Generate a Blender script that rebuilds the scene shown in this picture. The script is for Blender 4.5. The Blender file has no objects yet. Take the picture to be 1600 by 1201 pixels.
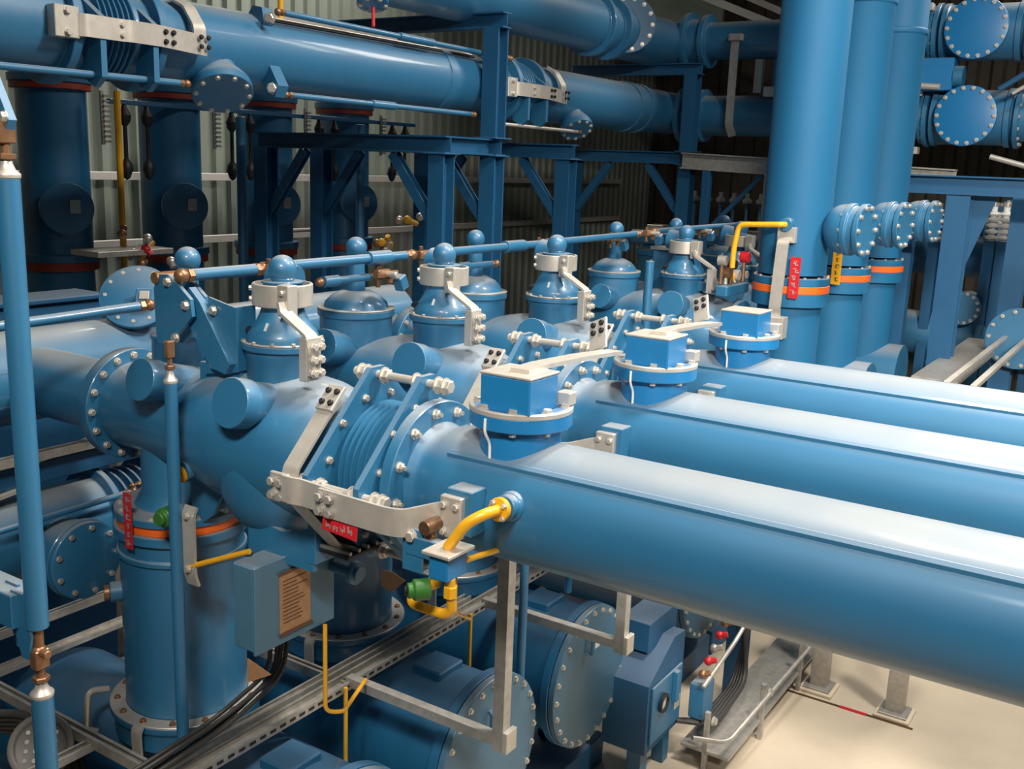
import bpy, math, random
from mathutils import Vector as V, Matrix
random.seed(7)
S = bpy.context.scene
COL = S.collection
H = 4.6                      # eye height above the hall floor; geometry below is written relative to the eye (x along the pipe runs, y across the phases)
R = math.radians

# ------------------------------------------------------------------ camera
cam = bpy.data.cameras.new('camera'); cam.sensor_width = 36; cam.lens = 36*1593.8/1600; cam.clip_start = .05; cam.clip_end = 200
co = bpy.data.objects.new('camera', cam); COL.objects.link(co); S.camera = co
yaw, pitch, roll = R(122.873), R(12.278), R(-2.146)
fw = V((math.cos(pitch)*math.cos(yaw), math.cos(pitch)*math.sin(yaw), -math.sin(pitch)))
rt = fw.cross(V((0, 0, 1))).normalized(); dn = fw.cross(rt)
c_, s_ = math.cos(roll), math.sin(roll)
rr, dd = rt*c_+dn*s_, dn*c_-rt*s_
M = Matrix((rr, -dd, -fw)).transposed().to_4x4(); M.translation = V((0, 0, H)); co.matrix_world = M

# ------------------------------------------------------------------ light
S.view_settings.view_transform = 'Standard'; S.view_settings.look = 'None'; S.view_settings.gamma = 1; S.view_settings.use_curve_mapping = False
S.view_settings.exposure = 0.18
W = bpy.data.worlds.new('hall_air'); S.world = W; W.use_nodes = True
W.node_tree.nodes['Background'].inputs[0].default_value = (.55, .68, .9, 1); W.node_tree.nodes['Background'].inputs[1].default_value = .006
def area(name, loc, size, energy, target, col=(1, .93, .83), sy=None, spread=180):
    l = bpy.data.lights.new(name, 'AREA'); l.energy = energy; l.size = size; l.color = col; l.spread = R(spread)
    if sy: l.shape = 'RECTANGLE'; l.size_y = sy
    o = bpy.data.objects.new(name, l); COL.objects.link(o); o.location = (loc[0], loc[1], loc[2]+H)
    o.rotation_euler = (V(target)-V(loc)).to_track_quat('-Z', 'Y').to_euler()
    return o
area('high_bay_lamp', (1.7, 6.2, 5.4), 1.1, 490, (-2.0, 5.0, -1.0), sy=1.1, spread=150)
area('high_bay_lamp', (-1.6, 4.6, 5.6), .9, 150, (-2.6, 4.4, -1.4), sy=.9, spread=110)
area('high_bay_lamp', (0.8, 15.5, 7.0), 3.4, 330, (-0.6, 6.0, -1.4), sy=3, spread=90)
area('wall_washer', (-9.9, 12.0, 7.0), 1.5, 300, (-11.6, 8.5, -1.0), sy=3.5, spread=100)
area('aisle_fill_lamp', (3.2, -0.6, 3.0), 2.4, 225, (0.3, 7.5, -0.8), sy=.35, spread=66)
area('aisle_fill_lamp', (-0.6, -0.8, 2.8), 1.4, 46, (-3.3, 3.4, -1.9), sy=.6, spread=64)  # added fill light to brighten the nearest vessel, no such fitting known

# ------------------------------------------------------------------ materials
def mat(name, col, rough=.45, metal=0, coat=0, noise=0, nscale=8, bump=0, bscale=60, spec=.5, crough=.2, dust=0):
    m = bpy.data.materials.new(name); m.use_nodes = True; nt = m.node_tree; b = nt.nodes['Principled BSDF']
    b.inputs['Base Color'].default_value = (*col, 1); b.inputs['Roughness'].default_value = rough; b.inputs['Metallic'].default_value = metal
    b.inputs['Coat Weight'].default_value = coat; b.inputs['Coat Roughness'].default_value = crough; b.inputs['Specular IOR Level'].default_value = spec
    tc = nt.nodes.new('ShaderNodeTexCoord')
    if noise:
        n = nt.nodes.new('ShaderNodeTexNoise'); n.inputs['Scale'].default_value = nscale; n.inputs['Detail'].default_value = 5
        mx = nt.nodes.new('ShaderNodeMixRGB'); mx.blend_type = 'MULTIPLY'; mx.inputs[0].default_value = 1; mx.inputs[1].default_value = (*col, 1)
        r = nt.nodes.new('ShaderNodeMapRange'); r.inputs[1].default_value = .3; r.inputs[2].default_value = .7; r.inputs[3].default_value = 1-noise; r.inputs[4].default_value = 1+noise*.5
        nt.links.new(tc.outputs['Object'], n.inputs['Vector']); nt.links.new(n.outputs[0], r.inputs[0])
        cb = nt.nodes.new('ShaderNodeCombineColor'); [nt.links.new(r.outputs[0], cb.inputs[i]) for i in range(3)]
        nt.links.new(cb.outputs[0], mx.inputs[2]); nt.links.new(mx.outputs[0], b.inputs['Base Color'])
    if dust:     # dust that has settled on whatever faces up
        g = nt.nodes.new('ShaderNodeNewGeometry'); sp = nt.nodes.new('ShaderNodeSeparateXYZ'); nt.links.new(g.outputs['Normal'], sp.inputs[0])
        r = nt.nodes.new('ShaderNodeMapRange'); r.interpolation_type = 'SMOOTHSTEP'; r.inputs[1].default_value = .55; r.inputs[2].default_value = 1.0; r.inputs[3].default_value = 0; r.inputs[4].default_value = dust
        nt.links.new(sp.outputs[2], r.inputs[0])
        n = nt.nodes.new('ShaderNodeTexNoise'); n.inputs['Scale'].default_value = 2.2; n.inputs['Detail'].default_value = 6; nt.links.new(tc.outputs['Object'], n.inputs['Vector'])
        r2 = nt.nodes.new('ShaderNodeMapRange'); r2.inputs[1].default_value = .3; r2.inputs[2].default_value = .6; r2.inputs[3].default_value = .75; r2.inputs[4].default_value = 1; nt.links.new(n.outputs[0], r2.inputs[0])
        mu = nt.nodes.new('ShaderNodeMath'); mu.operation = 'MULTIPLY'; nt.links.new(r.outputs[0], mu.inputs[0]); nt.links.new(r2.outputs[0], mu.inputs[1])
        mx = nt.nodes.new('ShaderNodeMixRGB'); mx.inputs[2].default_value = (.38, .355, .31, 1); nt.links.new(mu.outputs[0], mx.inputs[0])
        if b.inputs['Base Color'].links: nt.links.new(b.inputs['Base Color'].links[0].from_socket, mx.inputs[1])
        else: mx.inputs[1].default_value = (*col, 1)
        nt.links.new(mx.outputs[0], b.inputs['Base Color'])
    if bump:
        n = nt.nodes.new('ShaderNodeTexNoise'); n.inputs['Scale'].default_value = bscale; n.inputs['Detail'].default_value = 4
        bp = nt.nodes.new('ShaderNodeBump'); bp.inputs['Strength'].default_value = bump; bp.inputs['Distance'].default_value = .01
        nt.links.new(tc.outputs['Object'], n.inputs['Vector']); nt.links.new(n.outputs[0], bp.inputs['Height']); nt.links.new(bp.outputs[0], b.inputs['Normal'])
    return m
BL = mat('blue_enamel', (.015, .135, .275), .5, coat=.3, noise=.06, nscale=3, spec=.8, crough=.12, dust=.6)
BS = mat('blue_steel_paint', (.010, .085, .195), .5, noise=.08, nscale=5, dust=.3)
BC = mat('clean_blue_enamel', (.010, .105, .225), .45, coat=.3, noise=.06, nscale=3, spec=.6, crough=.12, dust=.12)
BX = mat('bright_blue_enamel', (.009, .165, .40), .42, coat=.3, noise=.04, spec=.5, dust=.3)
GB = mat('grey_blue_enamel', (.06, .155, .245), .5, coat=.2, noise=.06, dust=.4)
AL = mat('dull_aluminium', (.62, .58, .52), .42, metal=.55, noise=.1, nscale=14)
GV = mat('galvanised_steel', (.42, .40, .365), .38, metal=.4, noise=.2, nscale=20)
BT = mat('zinc_bolt', (.60, .56, .50), .4, metal=.7)
BR = mat('bronze', (.30, .16, .085), .4, metal=.6, noise=.2, nscale=30)
RB = mat('black_rubber', (.012, .013, .016), .5)
CB = mat('cable_sheath', (.035, .033, .032), .5)
YE = mat('yellow_enamel', (.72, .36, .01), .4, coat=.3)
GN = mat('green_plastic', (.03, .14, .02), .5)
RD = mat('red_plastic', (.52, .014, .022), .4)
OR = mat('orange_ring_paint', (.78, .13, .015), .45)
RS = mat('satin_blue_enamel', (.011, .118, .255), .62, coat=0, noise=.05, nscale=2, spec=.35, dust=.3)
OD = mat('shaded_orange_ring_paint', (.24, .025, .01), .5)  # orange ring colour darkened to carry the shade under the high pipe
DG = mat('dark_grey_steel', (.10, .095, .09), .5, metal=.3)
WH = mat('white_print', (.75, .75, .73), .5)
CP = mat('copper_plate', (.42, .23, .12), .5, metal=.3, noise=.15, nscale=40)
INK = mat('dark_print', (.10, .05, .03), .6)
GLS = mat('gauge_glass', (.6, .62, .6), .15)
CON = mat('concrete', (.60, .51, .39), .6, noise=.14, nscale=1.3, bump=.08, bscale=30)
PED = mat('pale_mortar', (.66, .56, .43), .7, noise=.1)
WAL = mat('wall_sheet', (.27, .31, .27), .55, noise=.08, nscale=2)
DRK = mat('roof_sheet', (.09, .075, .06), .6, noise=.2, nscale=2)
WST = mat('white_steel', (.62, .60, .56), .5, noise=.06)
BBR = mat('dark_brass', (.16, .09, .05), .4, metal=.6)

# ------------------------------------------------------------------ mesh tools
def frame(ax):
    ax = V(ax).normalized(); u = ax.orthogonal().normalized()
    if abs(ax.z) < .95: u = V((0, 0, 1)).cross(ax).normalized()
    else: u = V((1, 0, 0))-ax*ax.x; u.normalize()
    return ax, u, ax.cross(u)
def chamf(p, c):
    out = []
    for i, a in enumerate(p):
        if 0 < i < len(p)-1:
            d0 = (V(p[i-1])-V(a)); d1 = (V(p[i+1])-V(a))
            if d0.length > 1e-6 and d1.length > 1e-6 and abs(d0.angle(d1)-math.pi) > .7:
                cc = min(c, d0.length*.4, d1.length*.4)
                out += [tuple(V(a)+d0.normalized()*cc), tuple(V(a)+d1.normalized()*cc)]; continue
        out.append(tuple(a))
    return out
class MB:
    def __init__(s): s.v = []; s.f = []
    def add(s, vs, fs):
        b = len(s.v); s.v += [V(x) for x in vs]; s.f += [tuple(i+b for i in f) for f in fs]; return s
    def lathe(s, o, ax, prof, n=32, c=.004):
        ax, u, w = frame(ax); o = V(o); prof = chamf(prof, c) if c else prof
        vs = []; rows = []
        for t, r in prof:
            if r < 1e-5: rows.append([len(vs)]); vs.append(o+ax*t)
            else:
                rows.append(list(range(len(vs), len(vs)+n)))
                vs += [o+ax*t+(u*math.cos(2*math.pi*i/n)+w*math.sin(2*math.pi*i/n))*r for i in range(n)]
        fs = []
        for a, b in zip(rows, rows[1:]):
            for i in range(n):
                j = (i+1) % n
                if len(a) == 1 and len(b) == 1: break
                if len(a) == 1: fs.append((a[0], b[i], b[j]))
                elif len(b) == 1: fs.append((a[j], a[i], b[0]))
                else: fs.append((a[i], b[i], b[j], a[j]))
        for rw, fl in ((rows[0], 0), (rows[-1], 1)):
            if len(rw) > 1: fs.append(tuple(rw) if fl else tuple(reversed(rw)))
        return s.add(vs, fs)
    def cyl(s, a, b, r, n=24, r2=None, c=.003):
        a, b = V(a), V(b); L = (b-a).length
        return s.lathe(a, b-a, [(0, 0), (0, r), (L, r if r2 is None else r2), (L, 0)], n, c)
    def ring(s, o, ax, t0, t1, ro, ri, n=32, c=.004):
        ax_, u, w = frame(ax); o = V(o)
        p = chamf([(t0, ri), (t0, ro), (t1, ro), (t1, ri)], c); p = p+[]
        vs = [o+ax_*t+(u*math.cos(2*math.pi*i/n)+w*math.sin(2*math.pi*i/n))*r for t, r in p for i in range(n)]
        m = len(p); fs = [(k*n+i, ((k+1) % m)*n+i, ((k+1) % m)*n+(i+1) % n, k*n+(i+1) % n) for k in range(m) for i in range(n)]
        return s.add(vs, fs)
    def ball(s, o, r, n=24, k=12, sq=(1, 1, 1)):
        vs = []; o = V(o)
        for j in range(k+1):
            a = math.pi*j/k
            vs += [o+V((r*sq[0]*math.sin(a)*math.cos(2*math.pi*i/n), r*sq[1]*math.sin(a)*math.sin(2*math.pi*i/n), r*sq[2]*math.cos(a))) for i in range(n)]
        return s.add(vs, [(j*n+i, (j+1)*n+i, (j+1)*n+(i+1) % n, j*n+(i+1) % n) for j in range(k) for i in range(n)])
    def box(s, lo, hi, b=.004):
        x0, y0, z0 = lo; x1, y1, z1 = hi
        return s.obox(((x0+x1)/2, (y0+y1)/2, (z0+z1)/2), (x1-x0, y1-y0, z1-z0), None, b)
    def obox(s, c, d, rot=None, b=.004):
        rot = rot or Matrix.Identity(3); c = V(c); h = [x/2 for x in d]; b = min(b, min(h)*.45)
        vs = []; idx = {}
        for sx in (-1, 1):
            for sy in (-1, 1):
                for sz in (-1, 1):
                    for k in range(3):
                        p = [sx*h[0], sy*h[1], sz*h[2]]
                        for q in range(3):
                            if q != k: p[q] -= (sx, sy, sz)[q]*b
                        idx[(sx, sy, sz, k)] = len(vs); vs.append(c+rot@V(p))
        fs = []
        for k in range(3):
            a, e = (k+1) % 3, (k+2) % 3
            for sg in (-1, 1):
                q = []
                for sa, se in ((-1, -1), (1, -1), (1, 1), (-1, 1)):
                    t = [0, 0, 0]; t[k] = sg; t[a] = sa; t[e] = se; q.append(idx[(*t, k)])
                fs.append(tuple(q if sg > 0 else q[::-1]))
            for sa in (-1, 1):          # edge strips along axis k
                for se in (-1, 1):
                    q = []
                    for sk, kk in ((-1, a), (1, a), (1, e), (-1, e)):
                        t = [0, 0, 0]; t[k] = sk; t[a] = sa; t[e] = se; q.append(idx[(*t, kk)])
                    fs.append(tuple(q if sa*se < 0 else q[::-1]))
        for sx in (-1, 1):
            for sy in (-1, 1):
                for sz in (-1, 1):
                    q = [idx[(sx, sy, sz, k)] for k in range(3)]; fs.append(tuple(q if sx*sy*sz > 0 else q[::-1]))
        return s.add(vs, fs)
    def prism(s, pts, o, ux, uy, t):
        o, ux, uy = V(o), V(ux).normalized(), V(uy).normalized(); nz = ux.cross(uy); n = len(pts)
        vs = [o+ux*a+uy*b+nz*k for k in (-t/2, t/2) for a, b in pts]
        return s.add(vs, [tuple(range(n))[::-1], tuple(range(n, 2*n))]+[(i, (i+1) % n, n+(i+1) % n, n+i) for i in range(n)])
    def sweep(s, path, prof, side=None):
        path = [V(p) for p in path]; n = len(prof); vs = []; T = []
        for i in range(len(path)):
            d = V((0, 0, 0))
            if i: d += (path[i]-path[i-1]).normalized()
            if i < len(path)-1: d += (path[i+1]-path[i]).normalized()
            T.append(d.normalized())
        sd = V(side) if side else T[0].orthogonal()
        for i, p in enumerate(path):
            if side: sd = V(side)
            sd = (sd-T[i]*sd.dot(T[i])).normalized(); up = T[i].cross(sd)
            k = 1
            if side and 0 < i < len(path)-1: k = 1/max(.5, T[i].dot((path[i+1]-path[i]).normalized()))
            vs += [p+sd*a+up*b*k for a, b in prof]
        m = len(path)
        fs = [(j*n+i, j*n+(i+1) % n, (j+1)*n+(i+1) % n, (j+1)*n+i) for j in range(m-1) for i in range(n)]
        return s.add(vs, fs+[tuple(range(n))[::-1], tuple(range((m-1)*n, m*n))])
    def tube(s, path, r, n=12, fil=0):
        return s.sweep(fillet(path, fil) if fil else path, [(r*math.cos(2*math.pi*i/n), r*math.sin(2*math.pi*i/n)) for i in range(n)])
    def strap(s, path, w, t, side, fil=.03):
        return s.sweep(fillet(path, fil), [(-w/2, -t/2), (w/2, -t/2), (w/2, t/2), (-w/2, t/2)], side)
    def ibeam(s, a, b, h, w, tf=.014, tw=.01, up=(0, 0, 1)):
        ax = (V(b)-V(a)).normalized(); sd = V(up).cross(ax).normalized()
        p = [(-w/2, -h/2), (w/2, -h/2), (w/2, -h/2+tf), (tw/2, -h/2+tf), (tw/2, h/2-tf), (w/2, h/2-tf), (w/2, h/2), (-w/2, h/2), (-w/2, h/2-tf), (-tw/2, h/2-tf), (-tw/2, -h/2+tf), (-w/2, -h/2+tf)]
        return s.sweep([a, b], p, sd)
    def channel(s, a, b, w, h, t=.006, up=(0, 0, 1)):
        ax = (V(b)-V(a)).normalized(); sd = V(up).cross(ax).normalized(); l = h*.3
        p = [(-w/2, -h/2), (w/2, -h/2), (w/2, h/2), (w/2-l, h/2), (w/2-l, h/2-t), (w/2-t, h/2-t), (w/2-t, -h/2+t), (-w/2+t, -h/2+t), (-w/2+t, h/2-t), (-w/2+l, h/2-t), (-w/2+l, h/2), (-w/2, h/2)]
        return s.sweep([a, b], p, sd)
def fillet(path, r, k=5):
    path = [V(p) for p in path]; out = [path[0]]
    for i in range(1, len(path)-1):
        a, p, b = path[i-1], path[i], path[i+1]; d0, d1 = (a-p), (b-p); l = min(r, d0.length*.45, d1.length*.45)
        q0, q1 = p+d0.normalized()*l, p+d1.normalized()*l
        for j in range(k+1):
            t = j/k; out.append(q0*(1-t)**2+p*2*t*(1-t)+q1*t*t)
    return out+[path[-1]]

# ------------------------------------------------------------------ things and parts
def world(p): return V((p[0], p[1], p[2]+H))
def thing(name, label, cat, loc, group=None):
    o = bpy.data.objects.new(name, None); COL.objects.link(o); o.location = world(loc); o.empty_display_size = .1
    o['label'] = label; o['category'] = cat; o['base'] = list(loc)
    if group: o['group'] = group
    return o
def base(o):
    while o.parent: o = o.parent
    return V(o['base'])
def meshobj(name, mb, m, off):
    me = bpy.data.meshes.new(name); me.from_pydata([v-off for v in mb.v], [], mb.f); me.validate(); me.materials.append(m)
    me.polygons.foreach_set('use_smooth', [True]*len(me.polygons)); me.set_sharp_from_angle(angle=R(32)); me.update()
    o = bpy.data.objects.new(name, me); COL.objects.link(o); return o
def part(name, mb, m, parent, label=None):
    o = meshobj(name, mb, m, base(parent)); o.parent = parent
    if label: o['label'] = label
    return o
def solo(name, mb, m, label, cat, group=None, loc=None):
    loc = loc or mb.v[0]; o = meshobj(name, mb, m, V(loc)); o.location = world(loc); o['label'] = label; o['category'] = cat; o['base'] = list(loc)
    if group: o['group'] = group
    return o
def structure(name, mb, m):
    o = meshobj(name, mb, m, V((0, 0, 0))); o.location = (0, 0, H); o['kind'] = 'structure'; o['base'] = [0, 0, 0]; return o
_bm = {}
def bolt_mesh(s, m, low=False, stud=False):
    k = (round(s, 4), m.name, low, stud)
    if k not in _bm:
        b = MB(); b.lathe((0, 0, 0), (0, 0, 1), [(0, 0), (0, s*1.25), (s*.22, s*1.25), (s*.22, 0)], 8 if low else 14, 0)
        b.lathe((0, 0, 0), (0, 0, 1), [(s*.22, 0), (s*.22, s), (s*.95, s), (s*1.05, s*.85), (s*1.05, 0)], 6, 0)
        if stud: b.lathe((0, 0, 0), (0, 0, 1), [(s*1.05, 0), (s*1.05, s*.55), (s*1.9, s*.55), (s*1.9, 0)], 8, 0)
        me = bpy.data.meshes.new('bolt'); me.from_pydata(b.v, [], b.f); me.materials.append(m); _bm[k] = me
    return _bm[k]
def bolt(parent, p, n, s=.016, m=None, low=False, stud=False, name='bolt'):
    o = bpy.data.objects.new(name, bolt_mesh(s, m or BT, low, stud)); COL.objects.link(o); o.parent = parent
    o.location = V(p)-base(parent); o.rotation_mode = 'QUATERNION'; o.rotation_quaternion = V(n).to_track_quat('Z', 'Y'); return o
def bolts(parent, c, ax, r, n, s=.016, m=None, low=False, stud=False, a0=0, rng=None):
    ax, u, w = frame(ax)
    for i in range(n):
        a = a0+2*math.pi*i/n
        if rng and not rng(a): continue
        bolt(parent, V(c)+(u*math.cos(a)+w*math.sin(a))*r, ax, s, m, low, stud)
def tag_marks(parent, o, ux, uy, w, h, n, m=None, seed=1):
    rnd = random.Random(seed); o, ux, uy = V(o), V(ux).normalized(), V(uy).normalized(); b = MB()
    for i in range(n):
        y = h*(i+.5)/n-h/2
        for k in range(3):
            a = rnd.uniform(-.32, .1)*w; l = rnd.uniform(.2, .5)*w; yy = y+(k-1)*h/n*.24
            c = o+ux*(a+l/2)+uy*yy
            b.prism([(-l/2, -h/n*.05), (l/2, -h/n*.05+rnd.uniform(-.1, .15)*h/n), (l/2, h/n*.06), (-l/2, h/n*.06)], c, ux, uy, .002)
        c = o+ux*rnd.uniform(-.1, .1)*w+uy*y; b.prism([(-.06*w, -h/n*.32), (.06*w, -h/n*.32), (.06*w, h/n*.32), (-.06*w, h/n*.32)], c, ux, uy, .002)
    return part('lettering', b, m or WH, parent, 'pale lettering')
X_, Y_, Z_ = V((1, 0, 0)), V((0, 1, 0)), V((0, 0, 1))

# ------------------------------------------------------------------ the hall
structure('floor', MB().box((-12, -6, -4.75), (14, 30, -4.6), 0), CON)
structure('shade_sheet_1', MB().box((-11.5, -5.5, -4.6), (-3.3, 2.75, -4.56), 0).box((-11.5, 2.75, -4.6), (-7.65, 22, -4.56), 0), DRK)  # dark sheet laid over the floor, its colour stands for deep shade
structure('ceiling', MB().box((-12, -6, 9.0), (14, 30, 9.2), 0), DRK)
def corrugated(a, b, z0, z1, pitch, depth, nrm):
    a, b = V(a), V(b); L = (b-a).length; d = (b-a)/L; nrm = V(nrm); n = int(L/pitch); pts = []
    for i in range(n):
        for t, e in ((0, 0), (.35, 0), (.5, 1), (.85, 1)): pts.append(a+d*(i+t)*pitch+nrm*depth*e)
    pts.append(b); m = len(pts); mb = MB()
    vs = [p+Z_*z for z in (z0, z1) for p in pts]
    return mb.add(vs, [(i, i+1, m+i+1, m+i) for i in range(m-1)])
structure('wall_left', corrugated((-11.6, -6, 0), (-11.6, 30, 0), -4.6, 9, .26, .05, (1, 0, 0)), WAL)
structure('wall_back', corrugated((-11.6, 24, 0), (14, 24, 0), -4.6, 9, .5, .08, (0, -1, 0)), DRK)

# ------------------------------------------------------------------ one phase of a switch bay
ZA = -1.365                       # height of every phase axis
def polar(y, a, r, x=0): return V((x, y-r*math.cos(a), ZA+r*math.sin(a)))   # a measured up from the aisle side
def switch_vessel(Y, lab, grp, full=True, lever=False):
    t = thing('switch_vessel', lab, 'switchgear', (-3.6, Y, ZA), grp); A = (0, Y, ZA)
    part('body', MB().lathe(A, X_, [(-4.7, 0), (-4.7, .235), (-4.45, .24), (-4.25, .262), (-4.1, .28), (-4.0, .29), (-3.9, .318), (-3.8, .338), (-3.65, .35), (-3.4, .35), (-3.27, .338), (-3.17, .312), (-3.1, .285), (-3.04, .268), (-2.985, .262), (-2.985, 0)], 48).lathe((-3.5, Y, 0), Z_, [(-1.815, 0), (-1.81, .08), (-1.79, .17), (-1.75, .24), (-1.69, .29), (-1.6, .325), (-1.5, .34), (-1.37, .345), (-1.2, .3), (-1.1, .2), (-1.1, 0)], 48, 0), BL, t)
    f = part('end_flange', MB().lathe(A, X_, [(-4.79, 0), (-4.79, .17), (-4.76, .29), (-4.735, .305), (-4.665, .305), (-4.665, .24), (-4.66, 0)], 48), BL, t)
    bolts(f, (-4.665, Y, ZA), X_, .272, 16, .017, BT, not full)
    fl = part('joint_flange', MB().ring(A, X_, -3.03, -2.985, .315, .262, 40), BL, t)
    if full: bolts(fl, (-3.03, Y, ZA), -X_, .292, 12, .014, BT, a0=.2)
    # two capped ports that look up towards the aisle
    for x, r, b0, b1 in ((-4.14, .105, .05, .36), (-3.46, .116, .08, .40)):
        a = R(14); d = V((0, -math.cos(a), math.sin(a))); o = V((x, Y-b1+.0, -1.095))-d*b1
        o.z = -1.095-b1*d.z; o.y = Y-b1-.0+.0-b1*d.y-.0
        part('port_cap', MB().lathe((x, o.y, o.z), d, [(b0, 0), (b0, r*.93), (b1-.1, r*.93), (b1-.095, r), (b1, r), (b1, 0)], 32, .003), BL, t)
    # domed turret
    T = (-3.53, Y, 0)
    tu = part('turret', MB().lathe(T, Z_, [(-1.25, 0), (-1.25, .172), (-.945, .172), (-.935, .178), (-.905, .178), (-.905, .195), (-.875, .195), (-.875, 0)], 40), BL, t)
    part('gasket_rim', MB().ring(T, Z_, -.874, -.866, .196, .176, 40), AL, t, 'pale rim')
    bolts(tu, (-3.53, Y, -.867), Z_, .186, 12, .011, BT, not full)
    part('turret_dome', MB().lathe(T, Z_, [(-.875, 0), (-.875, .17), (-.85, .17), (-.83, .164), (-.805, .146), (-.775, .126), (-.745, .110), (-.715, .1), (-.70, .092), (-.6, .09), (-.595, .098), (-.585, .098), (-.585, 0)], 40, .002), BL, t)
    part('grommet', MB().ball((-3.53-.105, Y-.10, -.825), .045, 16, 8, (1.15, .5, .5)), RB, t)
    if full: part('sight_glass', MB().obox((-3.53+.03, Y-.135, -.79), (.012, .01, .04), Matrix.Rotation(R(-28), 3, 'X'), .001), GLS, t)
    part('ball_cap', MB().lathe(T, Z_, [(-.6, 0), (-.6, .05), (-.575, .055)]+[(-.53+.067*math.sin(R(a)), .067*math.cos(R(a))) for a in range(-38, 90, 8)]+[(-.463, 0)], 28, 0), BL, t)
    # shaft housing with a second ball, behind
    if lever: part('shaft_housing', MB().lathe((-4.3, Y, 0), Z_, [(-1.2, 0), (-1.2, .128), (-.955, .128), (-.95, .135), (-.93, .135), (-.93, 0)], 32), BL, t)
    else:
        sh = part('shaft_housing', MB().lathe((-4.2, Y, 0), Z_, [(-1.3, 0), (-1.3, .222), (-.955, .222), (-.95, .235), (-.91, .235), (-.91, .2), (-.87, .19), (-.83, .15), (-.8, .09), (-.8, 0)], 40), BL, t)
        part('housing_rim', MB().ring((-4.2, Y, 0), Z_, -.909, -.9, .237, .195, 40), AL, sh, 'pale rim')
    part('shaft_post', MB().lathe((-4.2, Y, 0), Z_, [(-.93, 0), (-.93, .06), (-.62, .05), (-.6, .062), (-.585, .05)]+[(-.54+.065*math.sin(R(a)), .065*math.cos(R(a))) for a in range(-40, 90, 8)]+[(-.475, 0)], 24, 0), BL, t)
    part('side_drum', MB().cyl((-3.66, Y+.2, -.62), (-3.78, Y+.2, -.6), .085, 24), BL, t)
    # neck down to the tank below
    nk = part('lower_neck', MB().lathe((-4.31, Y, 0), Z_, [(-1.4, 0), (-1.4, .2), (-1.76, .2), (-1.8, .22), (-1.84, .24), (-1.845, .345), (-1.885, .345), (-1.885, 0)], 40), BL, t)
    bolts(nk, (-4.31, Y, -1.845), Z_, .315, 16, .016, BT, not full)
    if full:
        part('stiffener', MB().prism([(0, 0), (.34, 0), (.16, -.3), (0, -.42)], (-4.07, Y-.12, -1.5), X_, Z_, .02), BL, t)
    return t
def support_tank(Y, lab, grp, full=True):
    t = thing('support_tank', lab, 'tank', (-4.31, Y, -3.04), grp); O = (-4.31, Y, 0)
    part('insulator_ring', MB().lathe(O, Z_, [(-1.935, 0), (-1.935, .33), (-1.885, .33), (-1.885, 0)], 40), OR, t, 'orange ring')
    part('body', MB().lathe(O, Z_, [(-1.935, 0), (-1.935, .35), (-1.985, .35), (-1.985, .325), (-2.07, .325), (-2.075, .34), (-2.1, .34), (-2.105, .325), (-2.98, .325), (-2.98, 0)], 48), BL, t)
    f = part('foot_flange', MB().lathe(O, Z_, [(-2.95, 0), (-2.95, .325), (-2.965, .325), (-2.965, .41), (-3.0, .41), (-3.02, .39), (-3.12, .39), (-3.12, 0)], 48), BL, t)
    part('flange_face', MB().ring(O, Z_, -2.965, -2.957, .41, .328, 48), AL, f, 'pale bare metal face')
    bolts(f, (-4.31, Y, -2.957), Z_, .37, 14, .015, BR, not full)
    part('foot_strap', MB().strap([(-4.2, Y-.405, -2.95), (-4.2, Y-.425, -2.98), (-4.2, Y-.42, -3.2)], .07, .015, X_, .02), AL, t, 'pale metal strap')
    if full:
        d = V((-.55, -.83, 0)).normalized(); p = V((-4.31, Y, -2.32))+d*.3
        n = part('side_port', MB().cyl(p, p+d*.08, .055, 20), BL, t)
        part('port_plug', MB().cyl(p+d*.08, p+d*.11, .042, 16), BR, n, 'copper plug')
        part('lifting_handle', MB().tube([(-4.62, Y-.29, -2.93), (-4.64, Y-.4, -2.9), (-4.64, Y-.42, -3.12), (-4.6, Y-.38, -3.14)], .018, 10, .05), AL, t, 'bare metal handle')
    return t
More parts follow.
